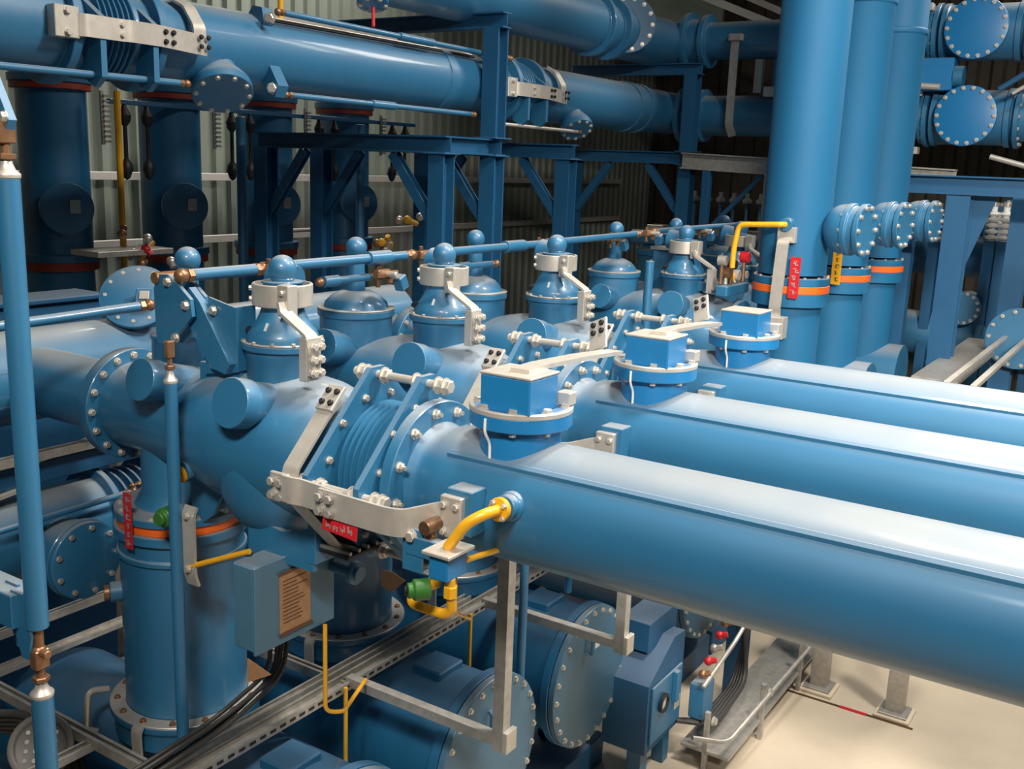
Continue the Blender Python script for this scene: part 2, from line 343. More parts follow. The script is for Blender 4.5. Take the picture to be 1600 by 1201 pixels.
def breaker_tank(Y, lab, grp, full=True):
    xe = -5.5 if Y < 7 else -5.15
    t = thing('breaker_tank', lab, 'tank', (-4.3, Y, -4.6), grp); A = (0, Y, -3.56)
    part('body', MB().lathe(A, X_, [(xe-.25, 0), (xe-.22, .25), (xe-.12, .4), (xe, .46), (-3.2, .46), (-3.2, .52), (-3.14, .52), (-3.14, 0)], 56), BC, t)
    c = part('end_cover', MB().lathe(A, X_, [(-3.135, 0), (-3.135, .515), (-3.09, .515), (-3.085, .5), (-3.085, 0)], 56), GB, t)
    bolts(c, (-3.088, Y, -3.56), X_, .482, 24, .017, BT, not full)
    part('name_plate', MB().obox((-3.08, Y+.04, -3.3), (.012, .09, .11), None, .002), WH, c)
    part('lifting_eye', MB().tube([(-3.075, Y-.06, -3.34), (-3.05, Y-.06, -3.36), (-3.05, Y-.06, -3.24), (-3.075, Y-.06, -3.22)], .014, 8, .03), BL, c)
    part('neck', MB().lathe((-4.31, Y, 0), Z_, [(-3.3, 0), (-3.3, .30), (-3.13, .34), (-3.12, .34), (-3.12, 0)], 40), BC, t)
    part('top_pad', MB().box((-3.62, Y-.12, -3.16), (-3.4, Y+.12, -3.06), .01), BC, t)
    part('shade_block', MB().box((-6.9 if Y < 7 else -5.3, Y-.6, -4.6), (-3.25, Y+.6, -4.35), .01), BS, t)  # added dark block hiding the bright floor, stands for shade under the tanks
    for x in (-3.6, xe+.3):
        part('leg', MB().box((x-.06, Y-.36, -4.6), (x+.06, Y-.26, -3.9)), BS, t); part('leg', MB().box((x-.06, Y+.26, -4.6), (x+.06, Y+.36, -3.9)), BS, t)
        part('saddle', MB().box((x-.08, Y-.38, -4.05), (x+.08, Y+.38, -3.95)), BS, t)
    return t
def bellows_joint(Y, lab, grp, full=True):
    t = thing('bellows_joint', lab, 'bellows', (-2.8, Y, ZA), grp); A = (0, Y, ZA)
    pr = [(-2.965, 0), (-2.965, .26)]; n = 7
    for i in range(n):
        x = -2.915+.235*i/n; p = .235/n
        pr += [(x, .25), (x+p*.1, .252), (x+p*.22, .29), (x+p*.32, .298), (x+p*.42, .29), (x+p*.54, .252)]
    part('bellows', MB().lathe(A, X_, pr+[(-2.675, .255), (-2.65, .25), (-2.65, 0)], 48, 0), BL, t)
    for x in (-2.95, -2.665):
        q = [(-.045, .45), (.045, .45), (.45, .045), (.45, -.045), (.045, -.45), (-.045, -.45), (-.45, -.045), (-.45, .045)]
        pl = part('tie_plate', MB().prism(q, (x, Y, ZA), Y_, Z_, .03), BL, t)
        if full: bolts(pl, (x+.015, Y, ZA), X_, .33, 12, .015, BT, a0=math.pi/12, rng=lambda a: abs(abs(math.sin(2*a))-1) < 2)
    for a in (90, 180, 270, 0):
        c = V((0, Y+.415*math.cos(R(a)), ZA+.415*math.sin(R(a))))
        rd = part('tie_rod', MB().cyl(c+X_*-3.07, c+X_*-2.53, .019, 14), BR if not full else AL, t)
        for x in (-3.035, -3.0, -2.9, -2.72, -2.6, -2.56):
            o = bolt(rd, c+X_*x, X_, .031, AL, not full); o.name = 'nut'
    return t
def bus_pipe(Y, lab, grp, x1, full=True, cap=True):
    t = thing('bus_pipe', lab, 'pipe', (-2.17, Y, ZA), grp); A = (0, Y, ZA)
    part('tube', MB().lathe(A, X_, [(-2.645, 0), (-2.645, .262), (-2.6, .262), (-2.55, .235), (-2.52, .235), (-2.47, .255), (-2.4, .26), (x1, .26), (x1, 0)], 64, .004), BL, t)
    f = part('flange', MB().ring(A, X_, -2.635, -2.58, .345, .23, 48), BL, t)
    bolts(f, (-2.58, Y, ZA), X_, .3, 12, .019, BT, not full, True, a0=.13)
    a = R(47); c = V((0, Y-.2605*math.cos(a), ZA+.2605*math.sin(a)))
    part('weld_seam', MB().sweep([c+X_*-2.4, c+X_*x1], [(-.02, -.004), (.02, -.004), (.009, .012), (-.009, .012)], V((0, math.sin(a), math.cos(a)))), BL, t)
    if cap:
        part('neck', MB().lathe((-2.17, Y, 0), Z_, [(-1.3, 0), (-1.3, .17), (-1.045, .168), (-1.045, 0)], 48), BX, t)
    return t
def housing(Y, lab, grp, full=True):
    t = thing('disconnector_cap', lab, 'valve cap', (-2.17, Y, -1.04), grp); O = (-2.17, Y, 0)
    f = part('flange', MB().lathe(O, Z_, [(-1.04, 0), (-1.04, .212), (-.985, .212), (-.975, .205), (-.97, .205), (-.97, .2), (-.965, .2), (-.965, 0)], 48), BX, t)
    bolts(f, (-2.17, Y, -.965), Z_, .182, 8, .019, AL, not full, a0=.39)
    bolts(f, (-2.17, Y, -1.04), -Z_, .182, 8, .016, AL, not full, a0=.39)
    part('flange_rim', MB().ring(O, Z_, -.984, -.96, .214, .196, 48), AL, f, 'pale bare metal rim')
    rot = Matrix.Rotation(R(0), 3, 'Z')
    part('drive_box', MB().obox((-2.145, Y-.06, -.895), (.235, .215, .145), rot, .006), BX, t)
    part('lid', MB().obox((-2.145, Y-.06, -.818), (.241, .221, .01), rot, .003), AL, t, 'pale metal lid')
    part('side_bracket', MB().box((-2.04, Y+.06, -.955), (-1.98, Y+.12, -.9)), AL, t)
    part('drain_line', MB().tube([(-2.17-.03, Y-.214, -.99), (-2.17-.03, Y-.216, -1.045), (-2.17-.03, Y-.176, -1.1), (-2.17-.03, Y-.174, -1.2)], .006, 8, .02), WH, t)
    return t
def turret_strap(Y, lab, grp, full=True):
    t = thing('earthing_strap', lab, 'strap', (-3.35, Y, -.65), grp)
    part('collar', MB().ring((-3.53, Y, 0), Z_, -.7, -.595, .142, .128, 36), AL, t)
    part('collar_lug', MB().box((-3.43, Y-.135, -.73), (-3.36, Y-.07, -.585)), AL, t)
    part('bar', MB().strap([(-3.385, Y-.14, -.66), (-3.37, Y-.142, -.705), (-3.21, Y-.142, -.795), (-3.19, Y-.142, -.97)], .07, .016, Y_, .015), AL, t)
    lg = part('foot_lug', MB().box((-3.25, Y-.18, -1.0), (-3.2, Y-.085, -.8)), AL, t)
    if full:
        for dz in (-.96, -.9, -.84):
            for dy in (-.115, -.16): bolt(lg, (-3.18, Y+dy+.005, dz), X_, .017, AL)
        for dz in (-.62, -.67): bolt(t, (-3.395, Y-.136, dz), -Y_, .013, AL); bolt(t, (-3.53-.1, Y-.1, dz), (-.7, -.7, 0), .013, AL)
    return t
def link_bar(Y0, Y1, lab, grp):
    t = thing('link_bar', lab, 'strap', (-2.17, Y0, -.8), grp)
    part('bar', MB().strap([(-2.12, Y0-.1, -.805), (-2.13, Y0+.06, -.805), (-2.19, Y0+.5, -.84), (-2.22, Y1-.36, -.875)], .085, .018, (1, .1, 0), .03), AL, t)
    rr_ = Matrix.Rotation(R(-25), 3, 'Y')@Matrix.Rotation(R(-35), 3, 'X'); pc_ = V((-2.31, Y1-.37, -.80))
    lg = part('end_plate', MB().obox(pc_, (.1, .014, .17), rr_, .003), AL, t)
    for a in (-.024, .024):
        for b in (.01, .055): bolt(lg, pc_+rr_@V((a, -.008, b)), rr_@V((0, -1, 0)), .012, RB)
    return t

FRONT = (3.434, 4.70, 5.955); REAR = (8.1, 9.36, 10.62)
W3 = ('nearest the camera behind the thin rod', 'middle one of the front three', 'farthest one of the front three')
for k, Y in enumerate(FRONT):
    switch_vessel(Y, 'blue switch vessel with domed turret and ball cap, '+W3[k], 'front switch vessels', True, k == 0)
    support_tank(Y, ('upright blue tank with orange ring, red tag and bolted grey foot flange', 'upright blue tank half hidden behind the grey-blue control box', 'upright blue tank in shade under the farthest front vessel')[k], 'front upright tanks')
    breaker_tank(Y, ('big horizontal blue tank cut off by the bottom edge of the photo', 'big horizontal blue tank whose bolted round cover is behind the metal hanger post', 'big horizontal blue tank whose full bolted round cover faces right beside the control cabinet')[k], 'horizontal breaker tanks')
    bellows_joint(Y, 'blue bellows between two diamond tie plates on the '+('nearest', 'middle', 'farthest')[k]+' front pipe', 'front bellows joints')
    bus_pipe(Y, ('nearest of the three long blue pipes', 'middle one of the three long parallel blue pipes', 'farthest of the three long parallel blue pipes')[k], 'long front pipes', (1.9, 3.2, 4.5)[k])
    housing(Y, 'round bolted cap with a blue box on the '+('nearest', 'middle', 'farthest')[k]+' long pipe', 'round pipe caps')
    turret_strap(Y, 'bent pale earthing strap on the '+('nearest', 'middle', 'farthest')[k]+' front domed turret', 'turret earthing straps')
    if k < 2: link_bar(Y, FRONT[k+1], 'flat pale bar from the '+('nearest to the middle', 'middle to the farthest')[k]+' round pipe cap', 'cap link bars')
W4 = ('first', 'second', 'third')
for k, Y in enumerate(REAR):
    switch_vessel(Y, 'blue switch vessel in the bay behind, '+W4[k]+' from the front of that bay', 'rear switch vessels', False)
    support_tank(Y, 'shaded upright blue tank under the '+W4[k]+' vessel of the bay behind', 'rear upright tanks', False)
    breaker_tank(Y, 'horizontal blue tank of the bay behind, '+W4[k]+' from the front', 'horizontal breaker tanks', k == 0)
    turret_strap(Y, 'bent pale earthing strap on the '+W4[k]+' domed turret of the bay behind', 'turret earthing straps', False)

# straps over the bellows
def bellows_straps(Y, w, full):
    t = thing('bellows_strap', 'pale bent copper bar strap reaching around the bellows of the '+w+' pipe', 'strap', (-3.02, Y-.45, ZA), 'bellows straps')
    n = V((0, -.7, .7))
    part('upper_bar', MB().strap([(-3.03, Y-.2, ZA+.3), (-3.03, Y-.25, ZA+.265), (-3.03, Y-.45, ZA+.06), (-3.03, Y-.462, ZA-.02), (-3.03, Y-.462, ZA-.06)], .085, .014, X_, .02), AL, t)
    lg = part('upper_lug', MB().obox((-3.03, Y-.205, ZA+.325), (.095, .13, .02), Matrix.Rotation(R(-45), 3, 'X').inverted() if False else Matrix.Rotation(R(45), 3, 'X'), .003), AL, t)
    for a in (-.025, .025):
        for b in (-.03, .03): bolt(lg, (-3.03+a, Y-.213+b*.7, ZA+.333+b*.7), n, .012, RB)
    part('lower_bar', MB().strap([(-3.04, Y-.475, ZA+.03), (-3.04, Y-.475, ZA-.05), (-3.0, Y-.44, ZA-.1), (-3.0, Y-.2, ZA-.36), (-3.0, Y-.16, ZA-.4)], .075, .014, X_, .02), AL, t)
    cl = part('corner_lug', MB().obox((-3.06, Y-.485, ZA-.02), (.1, .02, .13), None, .003), AL, t)
    for a in (-.025, .025):
        for b in (-.035, .025): bolt(cl, (-3.07+a, Y-.496, ZA-.02+b), -Y_, .019, GV)
    part('near_bar', MB().strap([(-3.03, Y-.503, ZA-.01), (-2.975, Y-.503, ZA-.012), (-2.94, Y-.475, ZA-.02), (-2.72, Y-.475, ZA-.03)], .115, .014, Z_, .03), AL, t)
    part('far_bar', MB().strap([(-2.83, Y-.49, ZA-.03), (-2.47, Y-.49, ZA-.035), (-2.4, Y-.47, ZA-.035), (-2.3, Y-.36, ZA-.01), (-2.24, Y-.35, ZA)], .115, .014, Z_, .05), AL, t)
    for a in (-.028, .028):
        for b in (-.03, .03): bolt(t, (-2.79+a, Y-.5, ZA-.035+b), -Y_, .019, GV)
    pb = part('pipe_lug', MB().box((-2.29, Y-.38, ZA-.085), (-2.19, Y-.345, ZA+.085)), AL, t)
    for a in (-.03, .03):
        for b in (-.06, .05): bolt(pb, (-2.24+a, Y-.381, ZA+b), -Y_, .014, AL)
    part('weld_pad', MB().box((-2.28, Y-.35, ZA-.075), (-2.16, Y-.25, ZA+.11)), BL, t)
    if full:
        r = thing('warning_tag', 'small red sign hanging under the strap of the nearest bellows', 'sign', (-2.8, Y-.49, ZA-.13))
        part('plate', MB().obox((-2.72, Y-.485, ZA-.125), (.19, .006, .06), Matrix.Rotation(R(4), 3, 'Y'), .002), RD, r)
        tag_marks(r, (-2.72, Y-.4895, ZA-.125), (0, 0, 1), (-1, 0, 0), .05, .16, 4, AL)
for k, Y in enumerate(FRONT): bellows_straps(Y, ('nearest', 'middle', 'farthest')[k], k == 0)
# operating rods that run across the phases between the ball posts
def rod(name, a, b, r, lab, grp, m=BL, ends=True, sleeve=None):
    a, b = V(a), V(b); d = (b-a).normalized(); t = thing(name, lab, 'rod', a, grp)
    part('shaft', MB().cyl(a+d*.06, b-d*.06, r, 16), m, t)
    if ends:
        for p, q in ((a, 1), (b, -1)):
            j = part('joint', MB().cyl(p+d*q*-.02, p+d*q*.07, r*.7, 12).cyl(p+d*q*.03, p+d*q*.06, r*1.15, 6).ball(p, r*1.25, 14, 8), BR, t, 'bronze joint')
    if sleeve: part('sleeve', MB().cyl(a.lerp(b, sleeve[0]), a.lerp(b, sleeve[1]), r*1.5, 16), m, t)
    return t
ys = (3.18, 3.62, 4.9, 6.42)
for k in range(3):
    if k == 0: rod('operating_rod', (-3.96, 3.2, -.585), (-3.96, 3.72, -.585), .03, 'short thick blue rod between the lever plate and the nearest ball', 'upper operating rods')
    else: rod('operating_rod', (-3.93, ys[k]+.22, -.575), (-3.93, ys[k+1], -.575), .028, ('', 'long blue rod passing behind the nearest ball turret', 'long blue rod passing behind the middle ball turret')[k], 'upper operating rods', sleeve=(.62, .8))
for k, Y in enumerate(FRONT[:2]):
    rod('adjusting_rod', (-3.98, Y+.72, -.69), (-3.98, Y+1.2, -.69), .022, 'lower blue adjusting rod with block clamp, just beyond the '+('nearest', 'middle', 'farthest')[k]+' front turret', 'lower adjusting rods', sleeve=(.05, .3))
rod('operating_rod', (-3.93, 6.5, -.57), (-3.93, 8.0, -.56), .026, 'blue rod between the front bay and the bay behind', 'upper operating rods')
rod('operating_rod', (-3.93, 8.3, -.55), (-3.93, 10.6, -.55), .026, 'blue rod along the bay behind', 'upper operating rods')
rod('operating_rod', (-4.85, 1.6, -.92), (-4.6, 3.5, -.82), .026, 'thin blue rod reaching from the left edge to the lever plates', 'upper operating rods')
random.seed(21)
def knuckle(x, y, z, lab, s=1, cols=None):
    t = thing('linkage_knuckle', lab, 'linkage', (x, y, z), 'linkage knuckles')
    part('fork', MB().obox((x, y, z), (.05*s, .1*s, .05*s), None, .008), BR, t); part('fork', MB().obox((x+.02*s, y+.07*s, z-.02*s), (.03*s, .07*s, .07*s), None, .006), BR, t)
    part('pin', MB().cyl((x-.07*s, y+.02*s, z), (x+.09*s, y+.02*s, z), .016*s, 10), AL, t); part('pin', MB().cyl((x, y-.03*s, z-.07*s), (x, y-.03*s, z+.05*s), .014*s, 10), BBR, t)
    part('block', MB().obox((x+.05*s, y+.1*s, z-.05*s), (.06*s, .06*s, .08*s), Matrix.Rotation(R(25), 3, 'X'), .006), BL, t)
    return t
for (x, y, z, lab) in ((-3.93, 3.76, -.585, 'bronze linkage knuckle left of the nearest domed turret'), (-3.93, 5.02, -.58, 'bronze linkage knuckle left of the middle domed turret'), (-3.93, 6.4, -.58, 'bronze linkage knuckle left of the farthest front turret'),
        (-3.93, 4.62, -.67, 'bronze linkage knuckle on the lower rod beyond the nearest turret'), (-3.93, 8.18, -.56, 'bronze linkage knuckle left of the first rear turret'), (-4.05, 7.75, -.6, 'bronze linkage knuckle just before the bay behind'), (-3.95, 9.4, -.58, 'bronze linkage knuckle among the rear turrets')):
    knuckle(x, y, z, lab, 1.1)
for i, Y in enumerate(REAR):
    t = thing('fitting_cluster', 'cluster of small pipe fittings and gauges beside the '+('first', 'second', 'third')[i]+' rear turret', 'fittings', (-3.3, Y-.3, -.9), 'rear fitting clusters')
    part('manifold', MB().obox((-3.05, Y-.1, -.95), (.1, .5, .09), None, .01), BL, t); part('carrier', MB().box((-3.42, Y-.06, -1.0), (-3.05, Y+.04, -.93)), BL, t)
    for j in range(8):
        p = V((-3.05+random.uniform(-.03, .03), Y-.32+.06*j, -.9)); h = random.uniform(.05, .26)
        part('stem', MB().cyl(p, p+Z_*h, .016, 8), (BR, AL, BBR)[j % 3], t); part('head', MB().cyl(p+Z_*h-X_*.03, p+Z_*h+X_*.04, random.uniform(.025, .05), 12), (AL, BR, RB, YE, AL, BL, RD, AL)[(j+3*i) % 8], t)
solo('vertical_rod', MB().cyl((-3.5, 7.35, -4.6), (-3.5, 7.35, -.72), .035, 12), BL, 'slim blue vertical rod between the front bay and the bay behind', 'rod', 'vertical rods')
dc = thing('drive_case', 'upright blue drive case between the first two rear turrets', 'box', (-3.9, 8.7, -1.2)); part('case', MB().box((-4.0, 8.45, -1.35), (-3.7, 8.6, -.72), .01), BL, dc); part('cover', MB().box((-3.98, 8.44, -1.2), (-3.72, 8.45, -.8), .003), BL, dc); part('cap', MB().box((-4.02, 8.43, -.72), (-3.68, 8.62, -.69)), AL, dc)

# lever with clevis on the nearest vessel, and its thin vertical rod
Y = FRONT[0]
lv = thing('lever_bracket', 'blue lever plates and bracket on top of the nearest vessel', 'lever', (-4.1, Y-.1, -.93))
q = [(-.1, -.2), (-.02, -.22), (.1, -.11), (.165, -.05), (.155, .03), (.06, .1), (0, .135), (-.07, .13), (-.11, .06)]
part('lever_plate', MB().prism(q, (-4.04, Y-.24, -.72), X_, Z_, .02), BL, lv)
part('lever_plate', MB().prism(q, (-4.08, Y-.12, -.72), X_, Z_, .02), BL, lv)
for x, z in ((-4.04, -.62), (-3.915, -.72), (-3.995, -.885)): bolt(lv, (x, Y-.25, z), -Y_, .02, BT)
part('pivot', MB().cyl((-4.13, Y-.26, -.61), (-4.13, Y-.0, -.61), .03, 16), BR, lv, 'bronze pivot')
part('slanting_arm', MB().prism([(-.02, -.06), (.06, .04), (.13, -.02), (.33, -.3), (.3, -.35), (.2, -.33)], (-4.0, Y-.19, -.68), X_, Z_, .04), BL, lv)
bp = part('bracket_plate', MB().prism([(-.02, .18), (.17, .145), (.17, -.16), (-.06, -.2)], (-3.83, Y-.165, -.86), X_, Z_, .012), BL, lv)
part('bracket_web', MB().box((-3.67, Y-.17, -1.02), (-3.658, Y-.05, -.71)), BL, lv)
bolt(bp, (-3.81, Y-.175, -.74), -Y_, .02, BT); bolt(bp, (-3.81, Y-.175, -1.0), -Y_, .022, BT)
part('foot', MB().prism([(-.12, .1), (.16, .1), (.16, -.02), (-.12, -.02)], (-3.83, Y-.1, -1.11), X_, Z_, .1), BL, lv)
def pole(lab, x, y, z0, z1, r, grp=None, top=True, name='vertical_rod'):
    t = thing(name, lab, 'rod', (x, y, z0), grp)
    part('shaft', MB().cyl((x, y, z0), (x, y, z1-.1), r, 20), BL, t)
    if top:
        part('ferrule', MB().lathe((x, y, 0), Z_, [(z1-.1, 0), (z1-.1, r*1.05), (z1-.085, r*1.1), (z1-.07, r*.7), (z1-.05, r*.5), (z1-.02, r*.45), (z1-.02, 0)], 16, .002), AL, t, 'pale metal ferrule')
        part('clevis', MB().cyl((x, y, z1-.05), (x, y, z1+.03), r*.4, 12).cyl((x, y, z1-.035), (x, y, z1-.015), r*.8, 6).box((x-r*.55, y-r*.7, z1+.02), (x+r*.55, y+r*.7, z1+.1)), BR, t, 'bronze clevis')
    return t
pole('thin blue vertical rod in front of the nearest vessel', -3.84, 3.02, -3.25, -.96, .03, 'vertical rods')
pole('tall blue vertical rod at the left edge of the photo', -3.5, 2.09, -1.83, -.02, .042, 'vertical rods')
pole('lower blue vertical rod at the bottom left below the bronze joint', -3.5, 2.09, -4.6, -2.02, .042, 'vertical rods')
jt = thing('rod_joint', 'bronze and blue joint between the two left vertical rods', 'joint', (-3.5, 2.09, -1.92))
part('link', MB().cyl((-3.5, 2.09, -1.83), (-3.5, 2.09, -1.99), .02, 12).cyl((-3.53, 2.09, -1.93), (-3.44, 2.09, -1.93), .018, 10).ball((-3.5, 2.09, -1.93), .03, 12, 8), BR, jt)
for dx in (-.1, .0): part('fork_plate', MB().prism([(-.03, .17), (.05, .17), (.09, 0), (.06, -.1), (.02, -.1), (-.02, 0)], (-3.58+dx, 2.06-dx*.4, -1.86), X_, Z_, .012), BL, jt)
part('yoke', MB().box((-3.85, 2.03, -1.84), (-3.57, 2.15, -1.7)), BL, jt); bolt(jt, (-3.75, 2.03, -1.75), -Y_, .02, BT)
tb = thing('lever_bracket', 'blue triangular bracket above the tall left rod', 'lever', (-3.5, 2.1, .1))
part('plate', MB().prism([(-.12, -.02), (.02, -.06), (.04, -.02), (-.1, .22), (-.2, .22)], (-3.5, 2.1, .1), X_, Z_, .03), BL, tb); bolt(tb, (-3.485, 2.085, .09), -Y_, .018, BT)

# control box hung between the two upright tanks
cb = thing('control_box', 'grey-blue control box with a copper coloured data plate', 'control box', (-3.35, 3.25, -2.25))
part('shell', MB().box((-3.43, 3.0, -2.25), (-3.29, 3.5, -1.83), .01), GB, cb)
d = part('door', MB().box((-3.29, 2.99, -2.255), (-3.272, 3.51, -1.825), .005), GB, cb)
pl = part('data_plate', MB().box((-3.272, 3.14, -2.2), (-3.268, 3.34, -1.9), .001), CP, d, 'copper coloured plate')
m = MB()
for i in range(12): m.box((-3.268, 3.16, -1.945-.019*i), (-3.2665, 3.16+random.Random(i).uniform(.08, .16), -1.94-.019*i), 0)
part('printed_lines', m, INK, pl, 'fine dark print')
part('edge_bar', MB().box((-3.268, 3.13, -1.905), (-3.262, 3.35, -1.893)), INK, pl); part('edge_bar', MB().box((-3.268, 3.13, -2.212), (-3.262, 3.35, -2.2)), INK, pl)
part('knob_shaft', MB().cyl((-3.27, 3.5, -1.97), (-3.13, 3.5, -1.97), .032, 18), BL, cb); part('knob', MB().lathe((-3.14, 3.5, -1.97), X_, [(0, 0), (0, .06), (.03, .06), (.03, .04), (.05, .04), (.05, 0)], 20), BL, cb)
hb = thing('hanger_bracket', 'blue bracket bolted above the control box under the vessel', 'bracket', (-3.4, 3.3, -1.75))
part('saddle', MB().prism([(-.22, .1), (-.12, .05), (0, .03), (.12, .06), (.2, .1), (.2, -.12), (-.22, -.12)], (-3.3, 3.2, -1.74), X_, Z_, .03), BL, hb)
part('arm', MB().box((-3.13, 3.18, -1.82), (-3.08, 3.6, -1.6)), BL, hb)
part('grille', MB().box((-3.08, 3.2, -1.76), (-2.9, 3.5, -1.74)), RB, hb, 'dark perforated plate')
gm = MB()
for i in range(5):
    gm.box((-3.08, 3.21+.06*i, -1.74), (-2.9, 3.225+.06*i, -1.725), 0)
part('ribs', gm, GV, hb)
for y in (3.62, 3.78):
    part('stay', MB().cyl((-3.1, y, -1.75), (-2.75, y+.05, -1.68), .03, 14), BL, hb)
part('cross_piece', MB().box((-2.8, 3.5, -1.85), (-2.6, 3.9, -1.62), .02), BL, hb)
tri = solo('index_plate', MB().prism([(0, .06), (.12, 0), (0, -.06)], (-3.36, 3.02, -2.36), (1, .3, 0), Z_, .01), CP, 'copper triangle under the control box', 'plate')

# yellow gas lines, nozzle and valve on the nearest pipe
nz = thing('gas_nozzle', 'grey-blue nozzle with yellow elbow on the side of the nearest long pipe', 'nozzle', (-2.0, 3.17, ZA))
part('stub', MB().lathe((-2.04, 3.2, -1.31), (0, -1, .12), [(-.05, 0), (-.05, .06), (.03, .06), (.035, .05), (.07, .05), (.07, 0)], 24), BL, nz)
part('collar', MB().lathe((-2.04, 3.115, -1.3), (0, -1, .12), [(0, 0), (0, .047), (.025, .047), (.025, 0)], 24), YE, nz, 'yellow collar')
for a in range(4): bolt(nz, (-2.04+.036*math.cos(a*1.57+.7), 3.09, -1.3+.036*math.sin(a*1.57+.7)), (0, -1, .12), .01, AL)
part('elbow', MB().tube([(-2.04, 3.1, -1.3), (-2.04, 3.02, -1.29), (-2.1, 2.97, -1.33), (-2.17, 2.95, -1.44)], .022, 14, .06), YE, nz, 'yellow elbow')
vb = thing('gas_valve', 'blue valve block with green cap hanging below the yellow elbow', 'valve', (-2.17, 2.95, -1.5))
part('block', MB().box((-2.215, 2.89, -1.555), (-2.125, 3.02, -1.455), .006), BX, vb)
part('top_plate', MB().box((-2.235, 2.87, -1.455), (-2.105, 3.04, -1.44), .003), AL, vb, 'pale top plate'); part('mount', MB().box((-2.4, 2.98, -1.53), (-2.21, 3.03, -1.45)), BL, vb)
part('ear_plate', MB().box((-2.42, 2.985, -1.6), (-2.32, 3.0, -1.42)), BL, vb); bolt(vb, (-2.37, 2.985, -1.45), -Y_, .022, AL); bolt(vb, (-2.3, 3.02, -1.44), -Y_, .02, BR); part('lug_pipe', MB().cyl((-2.3, 3.06, -1.4), (-2.3, 2.97, -1.4), .03, 14), BBR, vb)
cp = MB().lathe((-2.2, 2.88, -1.59), (-.6, -.75, 0), [(0, 0), (0, .042), (.06, .042), (.065, .03), (.085, .03), (.085, 0)], 12, .003)
part('green_cap', cp, GN, vb, 'green cap'); part('port', MB().cyl((-2.255, 2.81, -1.59), (-2.26, 2.805, -1.59), .02, 14), RB, vb)
gp = thing('gas_pipe', 'looping yellow gas pipe under the green cap', 'pipe', (-2.15, 2.95, -1.68))
part('pipe', MB().tube([(-2.14, 2.93, -1.55), (-2.14, 2.95, -1.69), (-2.18, 2.95, -1.715), (-2.34, 2.95, -1.715), (-2.37, 2.99, -1.69), (-2.25, 3.0, -1.62)], .02, 14, .035), YE, gp)
part('union', MB().lathe((-2.14, 2.935, -1.63), Z_, [(0, 0), (0, .028), (.05, .028), (.05, 0)], 6), YE, gp)
def gasline(lab, pts, r=.012, m=YE, name='gas_line', fil=.05):
    return solo(name, MB().tube(pts, r, 10, fil), m, lab, 'pipe', 'thin yellow gas lines' if m is YE else None)
gasline('yellow line running back from the valve block under the nearest pipe', [(-2.13, 3.02, -1.5), (-2.13, 3.5, -1.56)])
gasline('thin yellow drop line below the green valve', [(-2.2, 3.05, -1.6), (-2.2, 3.05, -1.75), (-2.3, 3.3, -1.9)], .007)
gasline('thin yellow line hanging from the control box to the strut frame', [(-3.25, 3.42, -2.25), (-3.25, 3.42, -2.72), (-3.2, 3.5, -2.74), (-3.45, 3.95, -2.84)], .011)
gasline('yellow vertical line below the strut frame, nearer one', [(-3.55, 3.9, -2.9), (-3.55, 3.9, -3.75)])
gasline('yellow vertical line below the strut frame, farther one', [(-3.55, 5.1, -2.9), (-3.55, 5.1, -3.4)])
gasline('short yellow stub on the nearest upright tank', [(-3.8, 3.05, -1.97), (-3.4, 3.08, -1.8)], .014)
hs = thing('earthing_strap', 'pale metal hanging bar on the front of the nearest upright tank', 'strap', (-3.78, 3.06, -2.03))
part('bar', MB().strap([(-3.78, 3.07, -1.66), (-3.78, 3.05, -1.7), (-3.78, 3.05, -2.0), (-3.78, 3.07, -2.06)], .08, .015, X_, .02), AL, hs)
for z in (-1.7, -1.97): bolt(hs, (-3.78, 3.04, z), -Y_, .016, AL)
vv = solo('drain_valve', MB().lathe((-3.98, 3.1, -1.76), (.1, -1, 0), [(0, 0), (0, .05), (.05, .05), (.055, .035), (.08, .035), (.08, 0)], 14), GN, 'small green and black valve beside the red tag', 'valve')
rt_ = thing('warning_tag', 'tall red sign hanging on the nearest upright tank', 'sign', (-4.28, 3.08, -1.86))
part('plate', MB().box((-4.315, 3.075, -2.005), (-4.255, 3.083, -1.705), .002), RD, rt_); tag_marks(rt_, (-4.285, 3.073, -1.855), X_, Z_, .055, .28, 6, AL, 3)
bn = thing('bronze_plug', 'bronze plug on a blue stub under the nearest vessel', 'nozzle', (-3.95, 3.2, -1.6))
part('stub', MB().cyl((-3.9, 3.3, -1.5), (-3.92, 3.14, -1.53), .05, 18), BL, bn); part('plug', MB().lathe((-3.93, 3.14, -1.54), (-.1, -1, -.25), [(0, 0), (0, .05), (.02, .05), (.025, .03), (.06, .03), (.06, 0)], 12), YE, bn, 'yellow brass plug')
